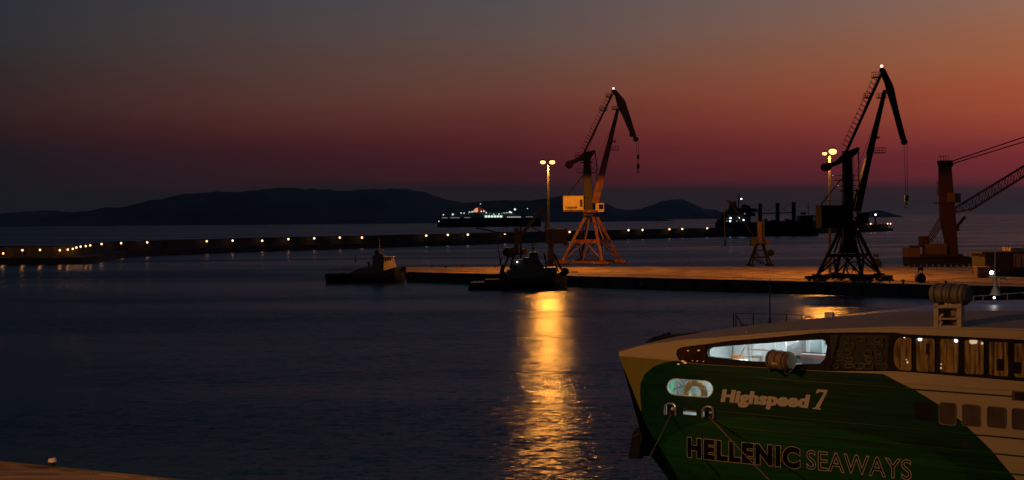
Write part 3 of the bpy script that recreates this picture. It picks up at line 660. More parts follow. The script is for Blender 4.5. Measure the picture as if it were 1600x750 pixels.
D = float(atz(572, 442, 0)[1])+2; P = lambda x, y, o=0: atY(x, y, D, o)
b = P(572, 441); tug = t = thing('tugboat', (b[0], D, 0), 'black hulled tugboat with a lit cream wheelhouse off the left end of the quay', 'boat')
loft(t, P, D, [(511, 432, .75), (514, 427, .9), (540, 426, 1), (560, 428, 1), (585, 426.5, 1), (602, 422, .98), (618, 417.5, .75), (628, 418, .35), (632, 420, .1)], 3.6, -1.5, 'hull', 'hullb')
pxprism(t, P, [(544, 428), (562, 419), (575, 417), (601, 418), (601, 424), (575, 429)], 4.6, 'deckhouse', 'grey2')
pxprism(t, P, [(583, 420), (583, 401), (587, 397.5), (593, 396), (600.7, 398), (600.7, 421)], 3.8, 'superstructure', 'grey2')
wa, wb, wc, wd = P(600.8, 422.5), P(600.8, 402), P(614, 402), P(619.5, 419)
wh = MB().hexa([wa-A(0, 2.1, 0), wd+A(0, .7, 0), wd+A(0, 1.2, 0), wa+A(0, 2.1, 0), wb-A(0, 2.1, 0), wc+A(0, .4, 0), wc+A(0, 1.2, 0), wb+A(0, 2.1, 0)]).build('wheelhouse', 'cream_t', t)
pxprism(t, P, [(599.5, 402), (599.5, 400.6), (615.5, 400.6), (615.5, 402)], 4.8, 'roof', 'white_t', 0, wh)
for k in range(4):
    a = P(602.6+k*3.1, 403.4); c = P(604.8+k*3.1, 407.2); MB().hexa([A(x_, D-2.14+1.19*(x_-wb[0])+o_, z_) for z_ in (c[2], a[2]) for x_, o_ in ((a[0], 0), (c[0], 0), (c[0], .1), (a[0], .1))]).build('window', 'glassd', wh)
pxprism(t, P, [(586, 397), (586, 391), (592, 391), (592, 396.5)], 1.8, 'funnel', 'hullb')
m = MB(); m.tube(P(593.3, 398), P(592.5, 372), .12, .05, 6); m.tube(P(591, 385), P(595.5, 385), .06, n=5); m.tube(P(590.5, 391), P(596, 391), .08, n=5); m.tube(P(598, 400), P(598, 389), .06, n=5); m.build('mast', 'cream_t', t)
m = MB(); m.bar(P(577, 418), P(575.5, 409), .3, .5); m.bar(P(577, 417), P(581, 413), .2, .3); m.build('deck_crane', 'jib', t)
for k in range(9):
    q = P(514+k*4.6, 430.5); MB().tube((q[0], D-3.75, q[2]), (q[0], D-3.4, q[2]), .55, n=12).build('tyre_fender', 'black', t)
for k in range(5):
    q = P(606+k*4.6, 424-k*.6); MB().tube((q[0], D-3.6+k*.55, q[2]), (q[0], D-3.2+k*.55, q[2]), .55, n=12).build('tyre_fender', 'black', t)
m = MB(); m.tube(P(631, 420, -1.2), P(631, 420, 1.2), .65, n=12); m.build('bow_fender', 'black', t)
m = MB(); pr_ = [P(x, y) for x, y in ((514, 427), (540, 426), (560, 428))]
for s_ in (-3.3, 3.3):
    m = MB()
    for a, c in zip(pr_, pr_[1:]): m.tube(a+A(0, s_, .9), c+A(0, s_, .9), .05, n=5); m.tube(a+A(0, s_, 0), a+A(0, s_, .9), .05, n=5)
    m.build('railing', 'dark', t)

D = float(atz(805, 452, 0)[1])+2; P = lambda x, y, o=0: atY(x, y, D, o); b = P(812, 450)
t = thing('work_boat', (b[0], D, 0), 'dark work boat with grey superstructure and masts moored against the quay front', 'boat')
loft(t, P, D, [(732, 447, .8), (736, 441, 1), (780, 439, 1), (786, 434, 1), (820, 434, 1), (845, 431, .95), (866, 427, .75), (880, 424, .35), (886, 423, .08)], 3.6, -1.5, 'hull', 'hullb')
pxprism(t, P, [(794, 436), (794, 421), (868, 417), (870, 428), (840, 433)], 5.0, 'deckhouse', 'grey2')
pxprism(t, P, [(799, 421), (801, 407), (816, 405), (818, 402), (840, 402), (851, 419)], 3.8, 'superstructure', 'grey2')
br = pxprism(t, P, [(827, 402), (828, 394), (839, 394), (842, 402)], 2.8, 'bridge', 'grey2')
for k in range(3): MB().box(P(830+k*4, 397)-A(0, 1.44, 0), (.55, .06, .5)).build('window', 'glassd', br)
pxprism(t, P, [(782, 439), (781, 424), (784, 414), (787, 412), (788, 424), (793, 430), (794, 439)], 2.4, 'deck_gear', 'black')
q = P(792, 394); MB().tube(q-A(0, 1, 0), q+A(0, 1, 0), 1.0, n=14).build('winch_drum', 'dark', t)
MB().bar(P(787, 420), P(796, 396), .4, .4).build('derrick', 'dark', t); MB().bar(P(855, 418), P(850, 396), .3, .4).build('davit', 'dark', t); MB().bar(P(866, 396), P(878, 424), .3, .35).build('davit', 'dark', t)
m = MB(); m.tube(P(833, 394), P(833, 376), .12, n=6); m.tube(P(829, 384), P(837, 384), .07, n=5); m.tube(P(830, 380), P(836, 380), .06, n=5); m.tube(P(833, 377), P(868, 416), .03, n=4); m.tube(P(833, 377), P(800, 407), .03, n=4); m.ball(P(833, 388), .4, 8); m.build('mast', 'grey2', t)
q = P(882.5, 424); MB().tube(q-A(0, 1.5, 0), q+A(0, 1.5, 0), .85, n=14).build('bow_fender', 'black', t)
MB().ball(P(808, 409)-A(0, 2.2, 0), .14, 8).build('deck_lamp', 'whl', t)
for x, y in ((805, 417), (822, 410), (836, 410), (858, 422)): MB().box(P(x, y)-A(0, 1.93 if x < 850 else 2.53, 0), (.6, .06, .6)).build('window', 'glassd', t)
m = MB()
for k in range(7): m.tube(P(798+k*11, 421-k*.7)-A(0, 2.4, 0), P(798+k*11, 414-k*.7)-A(0, 2.4, 0), .04, n=5)
m.tube(P(798, 414)-A(0, 2.4, 0), P(864, 410)-A(0, 2.4, 0), .04, n=5); m.build('railing', 'grey2', t)
for k in range(12):
    q = P(740+k*11, 444 if k < 9 else 441); MB().tube((q[0], D-3.7+max(0, k-8)*.6, q[2]), (q[0], D-3.3+max(0, k-8)*.6, q[2]), .5, n=12).build('tyre_fender', 'black', t)
MB().box(P(770, 438.5), (3.6, 4.6, .7)).build('hatch', 'black', t)

# navigation stake in the harbour
q = atz(555.5, 408, 0); m = MB(); m.tube((q[0], q[1], -.5), (q[0], q[1], 1.9), .13, n=8); m.ball((q[0], q[1], 2.0), .22, 8); m.tube((q[0], q[1], -.1), (q[0], q[1], .35), .5, .3, 10)
tag(m.build('marker_buoy', 'black'), 'thin dark marker buoy alone in the water behind the tugboat', 'buoy')

# cargo ship
D = 1050.; P = lambda x, y, o=0: atY(x, y, D, o); b = P(1198, 369)
t = thing('cargo_ship', (b[0], D, 0), 'dark cargo ship with three crane posts at the breakwater, between the two portal cranes', 'ship')
loft(t, P, D, [(1118.5, 347, .7), (1122, 347, .9), (1134, 347, 1), (1180, 347, 1), (1236, 346.5, 1), (1247, 345, .95), (1248, 337, .93), (1268, 336, .6), (1279, 335.5, .05)], 8, -3, 'hull', 'hullb')
hsx = pxprism(t, P, [(1127, 348), (1127, 340), (1134, 339), (1134, 332), (1137, 326), (1156, 325), (1180, 326), (1181, 331), (1172, 331), (1170, 348)], 13, 'superstructure', 'hullb')
pxprism(t, P, [(1172, 328.5), (1183, 328.5), (1183, 330.5), (1172, 330.5)], 16, 'bridge_wing', 'hullb')
pxprism(t, P, [(1141, 327), (1140, 316), (1149, 314), (1151, 326)], 4, 'funnel', 'jib')
m = MB(); m.tube(P(1154, 326), P(1154, 302), .45, .25, 6); m.bar(P(1148.5, 308), P(1160, 308), .4, .4); m.bar(P(1151.5, 304), P(1157, 304), .35, .35); m.bar(P(1152, 316), P(1158, 316), .3, .3); m.build('mast', 'hullb', t)
for x0, x1, yt, yb in ((1185, 1190.5, 318, 347), (1212, 1217.6, 317, 347), (1237.2, 1243, 316, 346)):
    MB().bar(P((x0+x1)/2, yb), P((x0+x1)/2, yt), 2.2, (x1-x0)*.525, 2, (x1-x0)*.5).build('crane_post', 'hullb', t)
for a, c in (((1190, 333.5), (1213, 333)), ((1217, 333), (1238, 332))): MB().bar(P(*a), P(*c), .7, .8).build('crane_boom', 'hullb', t)
m = MB()
for a, c in (((1188, 321), (1200, 330)), ((1214, 319), (1200, 330)), ((1216, 330), (1240, 317)), ((1188, 319), (1191, 334)), ((1215, 318), (1230, 331))): m.tube(P(*a), P(*c), .14, n=4)
m.build('rigging', 'hullb', t)
m = MB(); m.tube(P(1263, 336), P(1263, 314.5), .35, .2, 6); m.bar(P(1260, 324), P(1266, 324), .25, .25); m.build('foremast', 'hullb', t)
for x, y, r in ((1155.5, 311, .62), (1138.8, 340.8, .65), (1138.3, 345.5, .6), (1153, 339.9, .65), (1158.8, 343.8, .62)): MB().ball(P(x, y)-A(0, 8.3, 0), r, 8).build('deck_lamp', 'whl', t)
for x, y, r in ((1133, 345.5, .4), (1148.5, 345.5, .4), (1161, 334, .5)): MB().ball(P(x, y)-A(0, 8.3, 0), r, 8).build('deck_lamp', 'whd', t)
MB().ball(P(1277.5, 342)-A(0, 4, 0), .62, 8).build('bow_lamp', 'moleg', t)
for k in range(4): MB().box(P(1200+k*11, 346.2-(k % 2)*.8), (4+k % 3, 9, 1.2+k % 2)).build('hatch', 'hullb', t)
for x, y, w, h in ((1131, 336, 2.5, 5), (1145, 324, 6, 1.6), (1163, 322.5, 3.5, 3), (1169, 323.5, 2.2, 2.4), (1176, 335, 3, 3), (1124, 345, 3, 2.5), (1255, 333.5, 3, 2), (1196, 345, 2, 3), (1230, 344, 2.4, 2.2)): MB().box(P(x, y), (w, 7, h)).build('deck_locker', 'hullb', t)
m = MB(); m.tube(P(1141, 318), P(1135, 313), .35, n=5); m.tube(P(1163, 326), P(1163, 316), .18, n=5); m.tube(P(1172, 326), P(1172, 320), .15, n=5); m.tube(P(1128, 340), P(1124, 333), .2, n=5); m.build('antenna', 'hullb', t)

# passenger ferry far out
D = 2450.; P = lambda x, y, o=0: atY(x, y, D, o); b = P(765, 354)
t = thing('passenger_ferry', (b[0], D, 0), 'distant passenger ferry with lit decks and a red funnel below the hills', 'ship')
loft(t, P, D, [(683.3, 342, .1), (690, 341.5, .5), (702, 341.2, .85), (720, 341, 1), (800, 340.6, 1), (835, 340.3, 1), (845, 341, .9)], 13, -5, 'hull', 'shipd')
pxprism(t, P, [(688, 342), (690, 337), (703, 336.5), (706, 334.3), (724, 334), (730, 331.5), (800, 331.5), (806, 333.5), (812, 335.5), (836, 337), (838, 341)], 22, 'superstructure', 'shipw')
pxprism(t, P, [(737, 332), (742, 326), (744.5, 323.5), (750, 324), (759, 328.5), (762, 332)], 9, 'funnel', 'funnel')  # the red material also glows faintly by itself
pxprism(t, P, [(738.5, 331.5), (742.5, 326), (746.5, 325), (747, 331.5)], .3, 'funnel_floodlight_patch', mat('funnel_floodlight_glow', (.8, .5, .3), .5, emit=(1, .5, .2), estr=.7), -5)  # glowing sheet stands in for floodlight falling on the funnel
m = MB(); m.tube(P(751, 325), P(751, 318), .4, n=6); m.tube(P(804, 332), P(803, 321.5), 1.2, .5, 6); m.tube(P(824, 338), P(824, 326), .3, n=6); m.build('mast', 'shipw', t)
def shl(x, y, r, mm='whs'): MB().ball(P(x, y)-A(0, 14, 0), r*1.2, 8).build('deck_lamp', mm, t)
for x, y, r in ((693.4, 335.6, 1), (708, 335, 1.5), (721, 332.8, 1), (725.5, 333, .9), (738, 330.8, 1), (734, 331.2, .8), (751, 318.7, .7), (752.3, 330.4, 1.1), (756.4, 330, 1.1), (760, 332.3, 1), (771.8, 334.8, .9), (779.7, 334.5, 1), (796.5, 331.3, 1.6), (799, 332, 1.1), (804.6, 327.3, 1.8), (824, 326, .8), (792, 332.5, .8), (787.5, 332.7, .7), (686.5, 345.8, .9)): shl(x, y, r)
for x in (733, 765.5, 784, 789.5): shl(x, 333.5, .7, 'whd')
def shw(x0, x1, y, h, n, mm):
    for k in range(n):
        xa = x0+(x1-x0)*(k+.1)/n; xb = x0+(x1-x0)*(k+.9)/n; a, c = P(xa, y-h/2), P(xb, y+h/2)
        MB().box(((a[0]+c[0])/2, D-13.2, (a[2]+c[2])/2), (c[0]-a[0], .2, a[2]-c[2])).build('lit_window', mm, t)
shw(691, 700, 340.4, .8, 4, 'whd'); shw(704, 719, 340.2, .8, 6, 'whd'); shw(726, 735, 340, .8, 4, 'whd'); shw(757.3, 785.3, 338.2, 2.9, 6, 'whs'); shw(792, 814, 339.1, 1.3, 8, mat('ship_window_row', (.5, .5, .5), .5, emit=(.9, .85, .7), estr=.55)); shw(821, 833, 338.8, .7, 4, 'whd'); shw(732, 740, 331.6, 1, 3, 'whd')
for k in range(5): a = P(757.5+k*7, 341.2); MB().box((a[0], D-13.3, a[2]+1), (1.2, .3, 2.6)).build('arcade_post', 'shipw', t)

# ------------------------------------------------------------------ things on the quay
D = float(atz(1560, 432, QZ)[1]); P = lambda x, y, o=0: atY(x, y, D, o); b = P(1580, 432)
t = thing('quay_shed', (b[0], D, QZ), 'low flat roofed shed at the right edge of the quay, dark side and lit front', 'building')
a, c, e = P(1539, 396.5), P(1582, 432), P(1680, 432)
z0, z1 = QZ, a[2]
m = MB(); m.box(((a[0]+e[0])/2, D+4, (z0+z1)/2), (e[0]-a[0], 8, z1-z0)); m.build('wall', 'shedw', t)
m = MB(); m.box(((P(1531, 0)[0]+e[0])/2, D+3.6, z1+.22), (e[0]-P(1531, 0)[0], 9.8, .42)); m.build('roof', 'shedr', t)
f0 = P(1582.5, 400); fr = MB(); fr.box(((f0[0]+e[0])/2, D-.35, (f0[2]+P(0, 424)[2])/2), (e[0]-f0[0], .6, f0[2]-P(1582, 424)[2])); fb = fr.build('lit_front', 'shedl', t)  # lit face painted paler than the shed wall
for k in range(9): q = P(1585+k*9, 412); MB().box((q[0], D-.68, q[2]), (.25, .1, 3.0)).build('post', 'doorr', fb)
MB().box((P(1610, 0)[0], D-.3, QZ+.55), (9, 1.4, .7)).build('bench', 'dark', t)
MB().box((P(1612, 0)[0], D+4, z1+.85), (8.2, 5, .8)).build('roof_unit', 'shedl', t)
for x, y, h in ((1557.5, 393.5, 5), (1571.5, 392, 16), (1575, 392, 12), (1532.5, 394, 4)): MB().tube(P(x, y+1), P(x, y-h), .07, n=5).build('roof_pole', 'doorr', t)
D = float(atz(1540, 434, QZ)[1]); P = lambda x, y, o=0: atY(x, y, D, o); a, c = P(1527.5, 417.8), P(1543.5, 434)
t = thing('concrete_hut', (((a[0]+c[0])/2), D, QZ), 'small pale concrete hut on the quay left of the flat roofed shed', 'hut')
MB().box(((a[0]+c[0])/2, D+1.2, (a[2]+QZ)/2), (c[0]-a[0], 2.4, a[2]-QZ)).build('wall', mat('hut_wall', (.24, .17, .11), .8), t)
MB().box((c[0]+.33, D+1.1, (a[2]+QZ)/2), (.62, 2.2, a[2]-QZ-.1)).build('end_wall', 'shedl', t)  # end wall painted paler, as if lamplight fell on it
MB().box(((a[0]+c[0])/2+.3, D+1.2, a[2]+.07), (c[0]-a[0]+.9, 2.7, .12)).build('roof', 'shedl', t)
def grab(x, yt, yb, w, label):
    D = float(atz(x, yb, QZ)[1]); P = lambda a, b, o=0: atY(a, b, D, o); b = P(x, yb); u = D/2000; h = (yb-yt)*u; X = b[0]; w *= u
    t = thing('grab_bucket', (X, D, QZ), label, 'grab')
    for s_ in (-1, 1):
        pts = [(0, 0), (.5, .02), (.62, .25), (.45, .5), (.12, .62), (0, .6)]
        MB().prism([A(X+s_*q[0]*w*.8, D-w*.35, QZ+.05+q[1]*h) for q in pts], (0, w*.7, 0)).build('shell', 'black', t)
        MB().bar((X+s_*w*.32, D, QZ+h*.45), (X+s_*w*.12, D, QZ+h*.85), .15, .15).build('arm', 'black', t)
    MB().box((X, D, QZ+h*.9), (w*.45, w*.4, h*.2)).build('head', 'black', t)
grab(1438, 417.5, 441.5, 15, 'dark grab bucket standing on the quay below the mobile crane counterweight')
grab(1369, 397, 418, 16, 'dark grab bucket with a pointed top standing behind the black crane legs')
def bollard(x, yb, r, label, grp='bollards along the quay edges'):
    q = atz(x, yb, QZ); m = MB(); m.tube(q, q+A(0, 0, r*1.3), r*.6, n=12); m.tube(q+A(0, 0, r*1.3), q+A(0, 0, r*2.0), r, r*.85, 12); tag(m.build('bollard', 'black'), label, 'bollard', grp)
for x, y, r, l in ((1411, 443, .38, 'squat black bollard on the quay front between the black crane and the grab bucket'), (1390, 441, .32, 'black bollard on the quay front just right of the black crane feet'),
    (1478, 443, .28, 'small black bollard on the quay front just above the roof liferaft'), (1425, 436, .0, ''), (675, 417.5, .33, 'tiny bollard on the far quay edge, first right of the tugboat'),
    (697, 418.5, .36, 'tiny bollard on the far quay edge, second right of the tugboat'), (723, 417, .36, 'tiny bollard on the far quay edge, third right of the tugboat'), (774, 417.5, .3, 'tiny bollard on the far quay edge just left of the work boat'),
    (640, 434, .4, 'dark bollard at the quay corner beside the tugboat bow'), (1000, 446, .3, 'dark bollard on the quay front below the orange lit crane'), (1150, 447.5, .3, 'dark bollard on the quay front below the small column crane')):
    if r: bollard(x, y, r, l)
# scattered gear beside the black crane feet
for x, y, w, h, l in ((1385, 438.5, 3.2, .8, 'low dark steel pallet on the quay right of the black crane feet'), (1283, 440, 2.4, .5, 'low dark steel beam stack left of the black crane feet')):
    q = atz(x, y, QZ); m = MB()
    for k in range(3): m.box(q+A(0, k*.5, .15+.0*k), (w, .3, .3))
    m.box(q+A(.2, .5, .3+h/2), (w*.7, 1.2, h)); tag(m.build('steel_stack', 'dark'), l, 'cargo')

# white topped bollard on the near quay, and an assumed unseen lamp added to light quay and hull
q = atz(82, 729, QZ); t = thing('mooring_bollard', q, 'black bollard with a pale top at the edge of the near quay, bottom left', 'bollard')
MB().tube(q, q+A(0, 0, .28), .15, .15, 14).build('post', 'black', t); MB().tube(q+A(0, 0, .28), q+A(0, 0, .46), .25, .20, 14).build('cap', mat('bollard_cap', (.85, .7, .5), .5, var=.1), t)
def street(x, y, h, power, label):
    t = thing('assumed_street_lamp', (x, y, QZ), label, 'assumed street lamp')
    MB().tube((x, y, QZ), (x, y, QZ+h), .16, .1, 10).build('pole', 'steel', t); MB().bar((x, y, QZ+h), (x+1.6, y+1, QZ+h+.2), .12, .12).build('arm', 'steel', t)
    c = A(x+1.9, y+1.2, QZ+h+.15); hd_ = MB().box(c, (1.0, .5, .2)).build('lamp_head', 'dark', t); MB().ball(c-A(0, 0, .16), .22, 8, sz=(1.6, .9, .5)).build('lamp_glass', 'lampg', hd_)
    lamp('lamp_light', c-A(0, 0, .45), power, (1, .44, .13), .9, hd_)
street(-35, 40, 22, 24000, 'assumed tall street lamp on the near quay, unseen left of the picture')  # assumed lamp out of view, placed and powered to brighten hull and near quay

# ------------------------------------------------------------------ the moored high speed ferry
FT = A(.809, -.588, 0); FT /= np.linalg.norm(FT); FN = A(FT[1], -FT[0], 0)
_b = atY(967, 553, 69)
def fw_(s): return -2.0*max(0, (1-s/7))**2
FO = A(_b[0], _b[1], 0) - FN*fw_(0)
def FS(s, z, off=0): return FO + FT*s + FN*(fw_(s)+off) + A(0, 0, z)
def sz(x, y, extra=0):
    d = ray(x, y); s = 3.
    for _ in range(25):
        k = ((FO+FN*(fw_(s)+extra)-CAM)@FN)/(d@FN); Pp = CAM+d*k; s = float((Pp-FO)@FT)
    return s, float(Pp[2])
def FP(x, y, off=0): s, z = sz(x, y, off); return FS(s, z, off)
FER = thing('high_speed_ferry', FS(12, 0), 'green and cream high speed ferry with company lettering on its side, filling the lower right', 'ferry')

def dens(poly, step=1.2):
    out = []
    for a, b in zip(poly, poly[1:]+poly[:1]):
        n = max(1, int(math.hypot(b[0]-a[0], b[1]-a[1])/step))
        out += [(a[0]+(b[0]-a[0])*k/n, a[1]+(b[1]-a[1])*k/n) for k in range(n)]
    return out
def pts(l): return [sz(*q) for q in l]
def inside(p, poly):
    x, y = p; c = False; n = len(poly); j = n-1
    for i in range(n):
        xi, yi = poly[i]; xj, yj = poly[j]
        if (yi > y) != (yj > y) and x < (xj-xi)*(y-yi)/(yj-yi)+xi: c = not c
        j = i
    return c
def capsule(x0, y0, x1, y1, r, n=8, sk=1.0):
    a = math.atan2(y1-y0, x1-x0); o = []
    for k in range(n+1): t_ = a+math.pi/2+math.pi*k/n; o.append((x0+r*math.cos(t_)*sk, y0+r*math.sin(t_)))
    for k in range(n+1): t_ = a-math.pi/2+math.pi*k/n; o.append((x1+r*math.cos(t_)*sk, y1+r*math.sin(t_)))
    return o
def rrect(x0, x1, yt0, yt1, yb0, yb1, r, n=4, rl=None):
    """rounded quad: top y left/right, bottom y left/right"""
    o = []; rl = rl or r
    def cor(cx, cy, a0, rr, ry): 
        for k in range(n+1):
            t_ = math.radians(a0+90*k/n); o.append((cx+rr*math.cos(t_), cy+ry*math.sin(t_)))
    cor(x1-r, yb1-r, 0, r, r); cor(x0+rl, yb0-rl*(1.6 if rl > r else 1), 90, rl, rl*(1.6 if rl > r else 1)); cor(x0+rl, yt0+rl*(1.6 if rl > r else 1), 180, rl, rl*(1.6 if rl > r else 1)); cor(x1-r, yt1+r, 270, r, r)
    return o
SE = 44.0
top_px = [(967, 549.5), (1000, 540.5), (1020, 537), (1059, 532), (1100, 528.5), (1144, 525.5), (1200, 520.5), (1246, 517), (1320, 513.5), (1400, 510.5), (1500, 511.5), (1600, 513.5)]
topc = pts(top_px)+[(30, 11.15), (SE, 11.15)]
stem = pts([(967, 556), (975, 577), (985, 601), (1000, 640), (1012, 670), (1025, 690), (1045, 722), (1060, 750)])
outline = topc+[(SE, -1.2)]+[(7.2, -1.2), (6.2, 0), (5.3, 1.4)]+stem[::-1]
ext = lambda z: (SE, z)
green = pts([(1058, 563.5), (1040, 566), (1022, 572), (1008, 584), (1001, 598), (1000, 615), (1002, 640)]) + [(1.5, 4.9), (1, 1), (1, -3)] + [(25, -3), (23.2, 1.0)] + pts([(1587.6, 750), (1549, 703), (1502, 658), (1464, 630.5), (1430, 609.5), (1400, 595), (1380, 584), (1292, 580.5), (1230, 576.5), (1110, 570.5), (1075, 567)])
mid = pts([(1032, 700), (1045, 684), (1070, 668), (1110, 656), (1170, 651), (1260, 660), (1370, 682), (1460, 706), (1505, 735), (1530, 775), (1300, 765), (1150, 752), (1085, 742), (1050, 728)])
band = pts([(1056.5, 553), (1058, 546.5), (1064, 542.8), (1100, 538), (1144, 532), (1200, 527.5), (1246, 523), (1280, 519.8), (1340, 519), (1400, 519.5), (1411, 521.8), (1500, 526), (1600, 531)])+[(30, 10.55), ext(10.55), ext(8.8), (30, 8.8)]+pts([(1600, 596), (1500, 588), (1428, 582), (1390, 580), (1292, 580), (1230, 576), (1110, 570), (1075, 566.5), (1061, 563)])
olive_lim = pts([(960, 556), (1058, 563.5)])
opening = pts([(1105, 553), (1106, 547), (1112, 543), (1144, 540), (1200, 536), (1246, 532.5), (1284, 530.5), (1290, 533), (1292.5, 541), (1289, 560), (1281, 568.5), (1240, 569), (1200, 566.5), (1170, 563.5), (1115, 558.5), (1107, 557)])
port = pts(capsule(1055, 604.5, 1101.5, 608, 12.5))
slot = pts(rrect(1064.5, 1088, 636, 638, 648, 650, 1.2, 2))
fl1 = pts([(1041, 647), (1041, 634), (1044, 629.5), (1048, 628.5), (1052.5, 631), (1054, 636), (1054, 648)])
fl2 = pts([(1099.5, 651), (1099.5, 640), (1102, 635.5), (1107, 634), (1111.5, 637), (1113, 642), (1113, 652)])
panes_px = [rrect(1394.5, 1424.4, 527, 527.4, 579, 579.5, 4, 4, 13), rrect(1430.4, 1460.4, 528.4, 528.8, 580.5, 581.5, 4), rrect(1467.6, 1497.6, 529.5, 530, 582, 583, 4), rrect(1506, 1537, 531, 531.5, 584.5, 585.8, 4), rrect(1544, 1575.5, 534, 534.5, 587, 588.5, 4), rrect(1584, 1615.5, 536.5, 537, 590, 591.5, 4), rrect(1623, 1655, 538.5, 539, 593, 594.5, 4)]
panes = [pts(p) for p in panes_px]
lwins = [pts(rrect(1468, 1493.5, 628.6, 630, 662, 664, 4)), pts(rrect(1504, 1531.5, 631.6, 633.5, 664.6, 666.5, 4)), pts(rrect(1543, 1571.5, 634.8, 637, 667, 669.4, 4)), pts(rrect(1581.5, 1611, 638, 640, 670.5, 673, 4)), pts(rrect(1430, 1459, 628, 629, 655, 658, 4))]
holes = [opening, port, slot, fl1, fl2]+panes

polys = [(outline, 1.0), (green, .8), (mid, .8), (band, .8)] + [(h, 5) for h in holes]
V, Ed = [], []
for pl, st in polys:
    d = dens(pl, st) if st < 5 else pl
    b0 = len(V); V += d; Ed += [(b0+i, b0+(i+1) % len(d)) for i in range(len(d))]
kn = pts([(967, 556.2), (1000, 559), (1030, 561.5), (1060, 563.8)]); b0 = len(V); V += kn; Ed += [(b0+i, b0+i+1) for i in range(3)]
gs = [(.35+.7*i, -1+.75*j) for i in range(62) for j in range(16)]
gs = [g for g in gs if inside(g, outline)]
V += gs
r_ = delaunay_2d_cdt([Vector(v) for v in V], Ed, [], 0, 1e-4)
cv, cf = r_[0], r_[2]
m = MB(); base_v = [FS(v.x, v.y) for v in cv]; faces = []; mis = []
for f in cf:
    c_ = (sum(cv[i].x for i in f)/3, sum(cv[i].y for i in f)/3)
    if not inside(c_, outline) or any(inside(c_, h) for h in holes): continue
    if inside(c_, band): mi = 3
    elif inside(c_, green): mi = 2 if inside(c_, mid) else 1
    else:
        kz = np.interp(c_[0], [k[0] for k in kn], [k[1] for k in kn])
        mi = 4 if (c_[1] < kz and c_[0] < 4.8) else 0
    faces.append(tuple(f)); mis.append(mi)
m.v = [tuple(p) for p in base_v]; m.f = faces; m.m = mis
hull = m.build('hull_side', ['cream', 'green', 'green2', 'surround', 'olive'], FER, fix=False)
for p in hull.data.polygons: pass
# raised rims so that openings have thickness
def rim(poly, name, mt, w=.05, dep=.12, proud=.015, par=None):
    cx_ = sum(p[0] for p in poly)/len(poly); cz_ = sum(p[1] for p in poly)/len(poly); n = len(poly); m = MB(); P_ = []
    out = []
    for i, (s, z) in enumerate(poly):
        a, b = poly[i-1], poly[(i+1) % n]; tx, tz = b[0]-a[0], b[1]-a[1]; l = math.hypot(tx, tz)+1e-9; nx, nz = tz/l, -tx/l
        if (s-cx_)*nx+(z-cz_)*nz < 0: nx, nz = -nx, -nz
        out.append((s+nx*w, z+nz*w))
    for i in range(n): P_ += [FS(*poly[i], proud), FS(*out[i], proud), FS(*out[i], -.02), FS(*poly[i], -dep)]
    F = []
    for i in range(n):
        j = (i+1) % n
        for k in range(3): F.append((i*4+k, i*4+k+1, j*4+k+1, j*4+k))
    m.add(P_, F); return m.build(name, mt, par or FER)
rim(opening, 'opening_rim', 'surround', .06, .25); rim(port, 'porthole_rim', 'white_t', .03, .22); rim(slot, 'slot_rim', 'green', .03, .2)
# knuckle and rubbing strakes
def strake(l, h, pr, name, mt):
    a = [sz(*q) for q in l]; m = MB()
    for p, q in zip(a, a[1:]):
        P_ = [FS(p[0], p[1]-h/2, .0), FS(q[0], q[1]-h/2, 0), FS(q[0], q[1]-h/2+.02, pr), FS(p[0], p[1]-h/2+.02, pr), FS(p[0], p[1]+h/2, 0), FS(q[0], q[1]+h/2, 0), FS(q[0], q[1]+h/2-.02, pr), FS(p[0], p[1]+h/2-.02, pr)]
        m.hexa([P_[0], P_[1], P_[2], P_[3], P_[4], P_[5], P_[6], P_[7]])
    return m.build(name, mt, FER)
strake([(1415, 598.5), (1460, 601.5), (1500, 604.5), (1550, 607.5), (1600, 610.5), (1700, 617)], .07, .05, 'rubbing_strake', 'creamt')
strake([(1070, 532), (1144, 526.5), (1246, 518), (1320, 514.5), (1400, 511.7), (1500, 512.7), (1600, 514.8), (1700, 517)], .1, .04, 'gunwale_strake', 'creamt')
for yy in (0, 1, 2, 3):      # faint weld lines of the plating
    s0 = [6.0, 5.0, 3.4, 9][yy]; z_ = [5.55, 4.75, 6.3, 8.1][yy]; m = MB(); nseg = 14; e_ = 24
    for k in range(nseg):
        sa, sb = s0+(e_-s0)*k/nseg, s0+(e_-s0)*(k+1)/nseg
        m.add([FS(sa, z_, .004), FS(sb, z_, .004), FS(sb, z_+.035, .010), FS(sa, z_+.035, .010), FS(sa, z_+.07, .004), FS(sb, z_+.07, .004)], [(0, 1, 2, 3), (3, 2, 5, 4)])
    m.build('plating_seam', 'green' if yy != 1 else 'green2', FER)
m = MB(); q = sz(1549, 703); nn = 14
for k in range(nn):
    sa, sb = q[0]+.3+(20)*k/nn, q[0]+.3+20*(k+1)/nn; m.add([FS(sa, q[1], .004), FS(sb, q[1], .004), FS(sb, q[1]+.03, .014), FS(sa, q[1]+.03, .014), FS(sa, q[1]+.06, .004), FS(sb, q[1]+.06, .004)], [(0, 1, 2, 3), (3, 2, 5, 4)])
m.build('plating_seam', 'cream', FER)
